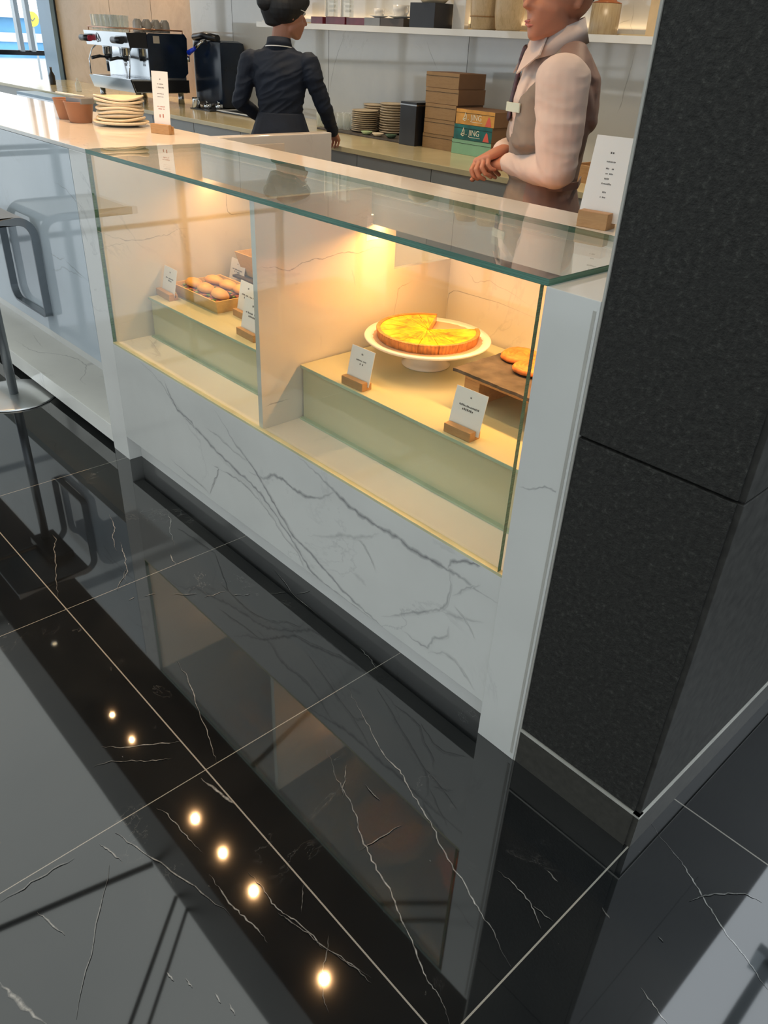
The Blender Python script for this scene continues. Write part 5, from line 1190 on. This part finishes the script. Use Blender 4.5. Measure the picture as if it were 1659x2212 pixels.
# behind the man at the right of the back counter
t = thing('purple_packet', 'glossy purple packet on the back counter right of the man\'s waist', 'packet', (0.06, 2.95, ZB))
bm = BM(); box(bm, (-0.035, -0.03, 0), (0.06, 0.03, 0.15), 0, 0.012); obj('body', bm, PURP, t, world=False)
bm = BM(); tube(bm, [(-0.03, -0.032, 0.03), (0.0, -0.034, 0.09), (0.05, -0.032, 0.12)], 0.005, 8); obj('silver_seam', bm, CERAM, t, world=False)
t = thing('wooden_crate', 'pale wooden crate on the back counter behind the right menu card', 'crate', (0.40, 2.72, ZB))
bm = BM(); box(bm, (-0.27, -0.15, 0), (0.37, -0.138, 0.085), 0, 0.001); box(bm, (-0.27, 0.138, 0), (0.37, 0.15, 0.085)); box(bm, (-0.27, -0.138, 0), (-0.258, 0.138, 0.085)); box(bm, (0.358, -0.138, 0), (0.37, 0.138, 0.085)); obj('walls', bm, OAK, t, world=False)
bm = BM(); box(bm, (-0.258, -0.138, 0), (0.358, 0.138, 0.006)); obj('base', bm, OAK, t, world=False)
t = thing('black_scale', 'black flat scale beside the purple packet', 'scale', (0.25, 3.08, ZB))
bm = BM(); box(bm, (-0.12, -0.09, 0), (0.2, 0.09, 0.11), 0, 0.006); obj('body', bm, BLACKP, t, world=False)
bm = BM(); box(bm, (-0.10, -0.08, 0.11), (0.18, 0.08, 0.118), 0, 0.002); obj('platform', bm, STEEL, t, world=False)
# ================================================================== PEOPLE
def rz_pt(p, a, c=(0, 0)):
    x, y = p[0] - c[0], p[1] - c[1]
    return (c[0] + x * math.cos(a) - y * math.sin(a), c[1] + x * math.sin(a) + y * math.cos(a), p[2])
def seg(bm, a, ra, b, rb, s=14): hull(bm, [(a, ra), (b, rb)], s)
def hand_bm(wrist, d, n, side, curl=0.5, sc=1.0):
    """five fingered hand: d points to the fingers, n is the back of the hand, side points to the thumb"""
    bm = BM(); W_ = Vector(wrist); d = Vector(d).normalized(); n = (Vector(n) - d * Vector(n).dot(d)).normalized(); s = Vector(side); s = (s - d * s.dot(d) - n * s.dot(n)).normalized()
    def P(a, b, c): return W_ + (d * a + s * b + n * c) * sc
    hull(bm, [(P(0.0, 0.012, 0), 0.020 * sc), (P(0.0, -0.012, 0), 0.020 * sc), (P(0.078, 0.030, 0), 0.0125 * sc), (P(0.074, -0.030, -0.002), 0.0115 * sc)], 12)
    for i, (b0, ln, r) in enumerate(((0.031, 0.070, 0.0088), (0.0105, 0.078, 0.0090), (-0.0105, 0.072, 0.0086), (-0.0305, 0.056, 0.0076))):
        p = P(0.080 - 0.002 * i, b0, 0); ang = curl * (0.55 + 0.12 * i)
        for k, f in enumerate((0.46, 0.30, 0.24)):
            dr = d * math.cos(ang) - n * math.sin(ang); q = p + dr * ln * f * sc
            seg(bm, p, r * (1 - 0.08 * k) * sc, q, r * (0.93 - 0.09 * k) * sc, 10); p = q; ang += curl * 0.85
    p = P(0.022, 0.026, -0.006); dr = (d * 0.55 + s * 0.65 - n * 0.4).normalized()
    for k, f in enumerate((0.040, 0.030, 0.024)):
        q = p + dr * f * sc; seg(bm, p, (0.0125 - 0.0015 * k) * sc, q, (0.0112 - 0.0015 * k) * sc, 10); p = q
        dr = (dr + d * 0.35 - n * 0.15 * curl).normalized()
    return bm
def join(a, others):
    b = bmesh.new(); b.from_mesh(a.data)
    for o in others:
        b.from_mesh(o.data)
    b.to_mesh(a.data); b.free()
    for o in others: D.objects.remove(o)
    for p in a.data.polygons: p.use_smooth = True
def human(name, label, loc, rz, S, arms, head_yaw, head_pitch, female, lean=0.0):
    """body: one continuous surface under the clothes. arms = ((shoulder, elbow, wrist), ...) left (+x) then right"""
    t = thing(name, label, 'person', loc, rz)
    HC = (0, 0.012)
    def Hd(p):
        q = Vector(p) - Vector((0, 0.02, 1.50)); q = Matrix.Rotation(head_yaw, 3, 'Z') @ (Matrix.Rotation(head_pitch, 3, 'X') @ q); return q + Vector((0, 0.02 - lean, 1.50 - (0 if female else lean * 0.8)))
    bm = BM(); w = 0.92 if female else 1.0
    hull(bm, [((0, 0.015, 1.435), (0.062, 0.045, 0.025)), ((0, 0, 1.32), (0.136 * w, 0.090, 0.08)), ((0.125 * w, 0.005, 1.39), (0.04, 0.04, 0.03)), ((-0.125 * w, 0.005, 1.39), (0.04, 0.04, 0.03))], 18)
    hull(bm, [((0, 0, 1.32), (0.136 * w, 0.090, 0.08)), ((0, 0, 1.10), (0.122 * w, 0.088, 0.05))], 18)
    hull(bm, [((0, 0, 1.10), (0.122 * w, 0.088, 0.05)), ((0, 0.01, 0.93), (0.150, 0.105, 0.07))], 18)
    for s in (1, -1):
        seg(bm, (s * 0.085, 0.01, 0.88), 0.083, (s * 0.10, -0.005, 0.50), 0.056)
        seg(bm, (s * 0.10, -0.005, 0.50), 0.054, (s * 0.105, 0.02, 0.33), 0.056); seg(bm, (s * 0.105, 0.02, 0.33), 0.054, (s * 0.11, 0.03, 0.09), 0.036)
        hull(bm, [((s * 0.11, 0.03, 0.05), 0.038), ((s * 0.115, -0.08, 0.045), (0.042, 0.04, 0.022)), ((s * 0.12, -0.14, 0.038), (0.038, 0.03, 0.016))], 10)
    for i, (sh_, el, wr) in enumerate(arms):
        seg(bm, (sh_[0] * 0.94, sh_[1], sh_[2] - 0.012), 0.046 * w, el, 0.036 * w); seg(bm, el, 0.040 * w, wr, 0.0235 * w)
    seg(bm, (0, 0.022 - lean * 0.6, 1.43), 0.058 * w, Hd((0, 0.018, 1.575)), 0.052 * w)
    # head
    hull(bm, [(Hd((0, 0.014, 1.655)), (0.077, 0.093, 0.096)), (Hd((0, -0.012, 1.635)), (0.070, 0.080, 0.07))], 24)
    hull(bm, [(Hd((0, -0.028, 1.60)), (0.062, 0.055, 0.04)), (Hd((0, -0.072, 1.538)), (0.023, 0.018, 0.017)), (Hd((0.040, -0.012, 1.560)), 0.018), (Hd((-0.040, -0.012, 1.560)), 0.018), (Hd((0, -0.065, 1.60)), (0.04, 0.026, 0.03))], 20)
    hull(bm, [(Hd((0, -0.090, 1.645)), 0.007), (Hd((0, -0.110, 1.612)), 0.0105), (Hd((0, -0.088, 1.608)), 0.012)], 10)
    for s in (1, -1):
        hull(bm, [(Hd((s * 0.012, -0.097, 1.608)), 0.008), (Hd((s * 0.006, -0.086, 1.615)), 0.009)], 8)
        hull(bm, [(Hd((s * 0.016, -0.078, 1.679)), (0.014, 0.013, 0.006)), (Hd((s * 0.045, -0.064, 1.677)), (0.010, 0.012, 0.006))], 10)
        hull(bm, [(Hd((s * 0.078, 0.008, 1.650)), (0.007, 0.017, 0.016)), (Hd((s * 0.076, 0.002, 1.612)), (0.006, 0.010, 0.010))], 12)
    hull(bm, [(Hd((0, -0.084, 1.574)), (0.022, 0.012, 0.007)), (Hd((0, -0.082, 1.562)), (0.018, 0.011, 0.006))], 12)
    body = remesh('body', bm, SKIN, t, 0.0042, 6)
    hs = []
    for (sh_, el, wr), hp in zip(arms, HANDS[name + ('_f' if female else '_m')]):
        hs.append(remesh('hand', hand_bm(wr, *hp), SKIN, t, 0.0022, 3))
    join(body, hs)
    # face details
    def part(nm, fn, mat, vox=0.002):
        b = BM(); fn(b); return remesh(nm, b, mat, t, vox, 2)
    lp = part('lips', lambda b: (hull(b, [(Hd((-0.020, -0.0885, 1.5715)), 0.0028), (Hd((0, -0.0965, 1.5735)), (0.006, 0.004, 0.0042)), (Hd((0.020, -0.0885, 1.5715)), 0.0028)], 10), hull(b, [(Hd((-0.017, -0.0890, 1.5640)), 0.003), (Hd((0, -0.0945, 1.5615)), (0.008, 0.0045, 0.0055)), (Hd((0.017, -0.0890, 1.5640)), 0.003)], 10)), SKINL, 0.0016)
    for s in (1, -1):
        b = BM(); bmesh.ops.create_uvsphere(b, u_segments=16, v_segments=12, radius=0.0115, matrix=Matrix.Translation(Hd((s * 0.031, -0.072, 1.658)))); e = obj('eye', b, CERAM, t, True, world=False)
        b = BM(); bmesh.ops.create_uvsphere(b, u_segments=12, v_segments=8, radius=0.0055, matrix=Matrix.Translation(Hd((s * 0.031, -0.0795, 1.658)))); obj('iris', b, HAIR, e, True, world=False)
        part('eyebrow', lambda b: hull(b, [(Hd((s * 0.016, -0.0905, 1.683)), (0.004, 0.003, 0.003)), (Hd((s * 0.046, -0.076, 1.684)), (0.004, 0.003, 0.002))], 8), HAIR, 0.0018)
    return t, Hd
HANDS = {
 'man_m': (((-0.80, -0.50, -0.05), (0.25, -0.35, 0.85), (-0.4, 0.3, 0.5), 1.0, 1.0), ((0.45, -0.60, -0.25), (-0.3, -0.2, 0.9), (-0.5, -0.4, 0.5), 1.0, 1.0)),
 'woman_f': (((-0.3, -0.9, -0.2), (0.3, 0, 0.9), (-0.9, 0, 0.1), 0.4, 0.92), ((0.0, -0.75, -0.45), (-0.35, -0.2, 0.85), (0.9, 0, 0.1), 0.45, 0.92))}
# ---- the man behind the case: tan waistcoat, white shirt, dark tie
MA = (((0.166, -0.006, 1.402), (0.205, 0.006, 1.158), (0.002, -0.100, 1.148)), ((-0.166, -0.006, 1.402), (-0.215, -0.040, 1.155), (-0.075, -0.118, 1.175)))
HANDS['person_m'] = HANDS['man_m']; HANDS['person_f'] = HANDS['woman_f']
man, Hd = human('person', 'man in a grey brown waistcoat, white shirt and dark tie behind the display case', (1.022, 1.112, 0.022), math.radians(-45), 1.0, MA, math.radians(40), math.radians(3), False, 0.030)
man.scale = (1.07, 1.14, 1.0)
bm = BM()
for (a, b_, c) in MA:
    hull(bm, [((a[0] * 0.98, a[1], a[2]), (0.064, 0.072, 0.066)), (((a[0] + b_[0]) / 2 + 0.004 * (1 if a[0] > 0 else -1), (a[1] + b_[1]) / 2, (a[2] + b_[2]) / 2), (0.063, 0.066, 0.06))], 18)
    hull(bm, [(((a[0] + b_[0]) / 2 + 0.004 * (1 if a[0] > 0 else -1), (a[1] + b_[1]) / 2, (a[2] + b_[2]) / 2), (0.063, 0.066, 0.06)), (b_, 0.053)], 18)
    e = Vector(b_); wv = Vector(c); m = e.lerp(wv, 0.5)
    seg(bm, e, 0.053, m + Vector((0, 0, -0.004)), 0.046, 18); seg(bm, m + Vector((0, 0, -0.004)), 0.046, e.lerp(wv, 0.78), 0.040, 18)
    hull(bm, [(e.lerp(wv, 0.76), (0.040, 0.040, 0.042)), (e.lerp(wv, 0.97), 0.033)], 18)
hull(bm, [((0, 0.004, 1.33), (0.146, 0.104, 0.08)), ((0, 0.012, 1.450), (0.078, 0.066, 0.025))], 18)
hull(bm, [((0, 0.020, 1.445), (0.090, 0.060, 0.02)), ((0, 0.002, 1.500), (0.060, 0.056, 0.012))], 18)
hull(bm, [((0, -0.070, 1.43), (0.045, 0.02, 0.03)), ((0, -0.100, 1.33), (0.075, 0.014, 0.03)), ((0, -0.098, 1.24), (0.05, 0.012, 0.03))], 14)
hull(bm, [((0, -0.075, 1.42), (0.035, 0.02, 0.02)), ((0, -0.104, 1.31), (0.05, 0.012, 0.02))], 12)
remesh('shirt', bm, SHIRT, man, 0.0045, 5, 0.0018)
# collar
bm = BM()
def coll(r, z, a):
    k = 0.5 - 0.5 * math.cos(a + PI / 2)           # 0 at the back, 1 at the front
    return r * (1.0 + 0.05 * math.cos(2 * a)), z + 0.030 * math.sin(a)
lathe(bm, [(0.072, 1.475), (0.061, 1.530), (0.065, 1.533), (0.086, 1.468)], (0, -0.008, 0), 48, 0, coll, closed=True)
c_ = obj('collar', bm, SHIRT, man, True, world=False)
bm = BM()
for s in (1, -1):
    vs = [Vector((s * 0.003, -0.082, 1.492)), Vector((s * 0.062, -0.045, 1.512)), Vector((s * 0.086, -0.062, 1.458)), Vector((s * 0.046, -0.112, 1.404))]
    a = [bm.verts.new(v) for v in vs]; b_ = [bm.verts.new(v + Vector((0, -0.004, 0.001))) for v in vs]
    bm.faces.new(a); bm.faces.new(b_[::-1])
    for k in range(4): bm.faces.new((a[(k + 1) % 4], a[k], b_[k], b_[(k + 1) % 4]))
bmesh.ops.recalc_face_normals(bm, faces=bm.faces[:]); obj('collar_wing', bm, SHIRT, c_, world=False)
bm = BM()
hull(bm, [((0, -0.092, 1.470), (0.018, 0.010, 0.014)), ((0, -0.100, 1.440), (0.011, 0.009, 0.008))], 12)
hull(bm, [((0, -0.102, 1.435), (0.012, 0.006, 0.008)), ((0, -0.116, 1.315), (0.030, 0.006, 0.02)), ((0, -0.118, 1.28), (0.032, 0.005, 0.01))], 12)
remesh('tie', bm, TIE, man, 0.003, 2)
# waistcoat
bm = BM()
for s in (1, -1):
    hull(bm, [((s * 0.062, 0.026, 1.485), (0.032, 0.036, 0.016)), ((s * 0.110, 0.010, 1.435), (0.036, 0.052, 0.020)), ((s * 0.07, 0.070, 1.40), (0.05, 0.03, 0.03))], 14)
    hull(bm, [((s * 0.108, 0.010, 1.425), (0.036, 0.052, 0.022)), ((s * 0.085, -0.072, 1.33), (0.040, 0.030, 0.03)), ((s * 0.085, 0.072, 1.33), (0.060, 0.030, 0.04))], 16)
    hull(bm, [((s * 0.085, -0.072, 1.33), (0.042, 0.032, 0.03)), ((s * 0.075, -0.062, 1.22), (0.080, 0.050, 0.03)), ((s * 0.09, 0.0, 1.24), (0.070, 0.070, 0.03))], 16)
    hull(bm, [((s * 0.09, 0.02, 1.28), (0.066, 0.06, 0.04)), ((s * 0.085, 0.072, 1.33), (0.060, 0.030, 0.04)), ((s * 0.075, 0.0, 1.20), (0.080, 0.095, 0.03))], 16)
hull(bm, [((0, 0.046, 1.478), (0.062, 0.026, 0.022)), ((0, 0.086, 1.40), (0.11, 0.032, 0.03)), ((0, 0.090, 1.29), (0.13, 0.036, 0.05))], 18)
hull(bm, [((0, -0.082, 1.345), (0.030, 0.030, 0.010)), ((0, -0.078, 1.30), (0.095, 0.034, 0.03)), ((0, -0.070, 1.215), (0.10, 0.038, 0.03))], 18)
hull(bm, [((0, -0.070, 1.215), (0.10, 0.038, 0.03)), ((0, -0.062, 1.12), (0.11, 0.040, 0.03)), ((0, -0.088, 1.245), (0.02, 0.02, 0.01))], 18)
hull(bm, [((0, 0.010, 1.235), (0.152, 0.100, 0.02)), ((0, 0.002, 1.095), (0.134, 0.098, 0.02))], 22)
hull(bm, [((0, 0.002, 1.095), (0.134, 0.098, 0.02)), ((0, 0.006, 1.0), (0.163, 0.122, 0.018))], 22)
v_ = remesh('waistcoat', bm, [VESTG, VESTB], man, 0.0045, 6, 0.0012)
for p in v_.data.polygons:
    c = p.center
    if c.y > -0.045 - (1.2 - c.z) * 0.12 or (c.z > 1.40 and c.y > 0.0): p.material_index = 1
bm = BM(); strap(bm, [(0.02, 0.108, 1.11), (0.10, 0.088, 1.105), (0.138, 0.04, 1.10), (0.142, 0.0, 1.10)], 0.022, 0.004, (0, 0, 1)); obj('back_strap', bm, VESTB, man, world=False)
bm = BM(); hull(bm, [((0.085, -0.112, 1.325), (0.03, 0.003, 0.012)), ((0.088, -0.113, 1.325), (0.03, 0.003, 0.012))], 8); bm.free()
bm = BM(); box(bm, (-0.034, -0.002, -0.012), (0.034, 0.002, 0.014), 0, 0.001); bm.transform(Matrix.Translation((0.085, -0.117, 1.315)) @ Matrix.Rotation(0.45, 4, 'Z')); obj('name_badge', bm, simple('pale_green_badge', (0.55, 0.66, 0.58), 0.4), man, world=False)
bm = BM()
hull(bm, [((0, 0.01, 0.985), (0.152, 0.112, 0.02)), ((0, 0.012, 0.90), (0.160, 0.114, 0.05))], 18)
for s in (1, -1):
    seg(bm, (s * 0.085, 0.01, 0.88), 0.092, (s * 0.10, 0.0, 0.50), 0.075, 16); seg(bm, (s * 0.10, 0.0, 0.50), 0.075, (s * 0.11, 0.025, 0.09), 0.060, 16)
remesh('trousers', bm, BLKCL, man, 0.006, 3)
for s in (1, -1):
    bm = BM(); hull(bm, [((s * 0.11, 0.04, 0.045), (0.045, 0.045, 0.043)), ((s * 0.115, -0.08, 0.04), (0.048, 0.045, 0.036)), ((s * 0.12, -0.15, 0.032), (0.040, 0.035, 0.028))], 14); remesh('shoe', bm, BLACKP, man, 0.004, 2)
bm = BM()
hull(bm, [(Hd((0, 0.022, 1.672)), (0.085, 0.098, 0.092)), (Hd((0, -0.035, 1.715)), (0.066, 0.052, 0.045))], 20)
hull(bm, [(Hd((0, 0.065, 1.64)), (0.066, 0.042, 0.05)), (Hd((0, 0.062, 1.60)), (0.052, 0.032, 0.02))], 14)
remesh('hair', bm, HAIR, man, 0.004, 3)
bm = BM(); wv = Vector(MA[0][2]); dirw = (Vector(MA[0][1]) - wv).normalized(); c0 = wv + dirw * 0.012
u = dirw.cross(Vector((0, 0, 1))).normalized(); v = u.cross(dirw)
strap(bm, [c0 + u * 0.027 * math.cos(a) + v * 0.027 * math.sin(a) for a in [2 * PI * k / 28 for k in range(28)]], 0.010, 0.003, dirw, closed=True)
obj('wristwatch', bm, BLACKP, man, world=False)

# ---- the woman at the back counter: navy jacket, hair in a bun
WA = (((0.158, 0.010, 1.398), (0.222, 0.0, 1.165), (0.140, -0.150, 1.065)), ((-0.160, 0.010, 1.398), (-0.232, -0.030, 1.160), (-0.262, -0.150, 1.010)))
wom, Hw = human('person', 'woman in a navy jacket with black hair in a bun, seen from behind', (-1.57, 1.93, -0.020), math.radians(221), 1.0, WA, math.radians(-52), math.radians(12), True, 0.032)
wom.scale = (1.12, 1.08, 0.992)
bm = BM()
for (a, b_, c) in WA:
    sg = 1 if a[0] > 0 else -1
    hull(bm, [((a[0] * 0.96, a[1], a[2] - 0.006), (0.058, 0.060, 0.055)), ((a[0] + sg * 0.022, a[1], a[2] - 0.09), (0.054, 0.056, 0.04))], 16)
    hull(bm, [((a[0] + sg * 0.020, a[1], a[2] - 0.09), (0.052, 0.055, 0.04)), (b_, 0.045)], 16)
    seg(bm, b_, 0.045, Vector(b_).lerp(Vector(c), 0.96), 0.032, 16)
hull(bm, [((0, 0.014, 1.435), (0.105, 0.058, 0.018)), ((0, 0.006, 1.480), (0.062, 0.054, 0.012))], 18)
hull(bm, [((0, 0.014, 1.445), (0.085, 0.060, 0.018)), ((0, 0.004, 1.33), (0.150, 0.103, 0.06)), ((0.135, 0.008, 1.405), (0.045, 0.045, 0.03)), ((-0.135, 0.008, 1.405), (0.045, 0.045, 0.03))], 18)
hull(bm, [((0, 0.004, 1.33), (0.150, 0.103, 0.06)), ((0, 0.0, 1.16), (0.124, 0.094, 0.02))], 20)
hull(bm, [((0, 0.0, 1.16), (0.124, 0.094, 0.02)), ((0, 0.0, 1.105), (0.118, 0.091, 0.01))], 20)
remesh('jacket', bm, NAVY, wom, 0.0045, 4, 0.003)
bm = BM(); hull(bm, [((0, 0.0, 1.12), (0.124, 0.096, 0.012)), ((0, 0.01, 0.98), (0.172, 0.128, 0.02)), ((0, 0.01, 0.955), (0.176, 0.13, 0.01))], 22); remesh('peplum', bm, NAVY, wom, 0.005, 2)
bm = BM(); hull(bm, [((0, 0.01, 0.96), (0.150, 0.110, 0.03)), ((0, 0.0, 0.56), (0.150, 0.115, 0.02))], 22); remesh('skirt', bm, NAVY, wom, 0.006, 2)
for s in (1, -1):
    bm = BM(); hull(bm, [((s * 0.11, 0.04, 0.045), (0.036, 0.04, 0.040)), ((s * 0.115, -0.12, 0.036), (0.036, 0.04, 0.026))], 12); remesh('shoe', bm, BLACKP, wom, 0.004, 2)
bm = BM(); lathe(bm, [(0.062, 1.468), (0.055, 1.514), (0.0595, 1.517), (0.070, 1.468)], (0, 0.004, 0), 40, 0, lambda r, z, a: (r, z - 0.02 * (0.5 - 0.5 * math.sin(a))), closed=True); k_ = obj('collar', bm, NAVY, wom, True, world=False)
bm = BM(); strap(bm, [Vector((0.0725 * math.cos(a), 0.004 + 0.0725 * math.sin(a), 1.4705 - 0.02 * (0.5 - 0.5 * math.sin(a)))) for a in [2 * PI * k / 36 for k in range(36)]], 0.005, 0.003, (0, 0, 1), closed=True); obj('piping', bm, CERAM, k_, world=False)
bm = BM()
hull(bm, [(Hw((0, 0.024, 1.668)), (0.096, 0.112, 0.102)), (Hw((0, -0.035, 1.708)), (0.072, 0.055, 0.05))], 22)
hull(bm, [(Hw((0, 0.07, 1.64)), (0.080, 0.054, 0.05)), (Hw((0, 0.062, 1.575)), (0.052, 0.034, 0.02))], 16)
h_ = remesh('hair', bm, HAIR, wom, 0.004, 3)
bm = BM(); hull(bm, [(Hw((0, 0.125, 1.665)), (0.052, 0.038, 0.050)), (Hw((0, 0.10, 1.66)), (0.045, 0.03, 0.045))], 16); remesh('bun', bm, HAIR, h_, 0.004, 2)
bm = BM(); strap(bm, [Hw((0.0785, -0.058, 1.662)), Hw((0.0815, 0.0, 1.668))], 0.003, 0.002, (0, 0, 1)); strap(bm, [Hw((-0.0785, -0.058, 1.662)), Hw((-0.0815, 0.0, 1.668))], 0.003, 0.002, (0, 0, 1)); obj('glasses_arm', bm, CERAM, wom, world=False)
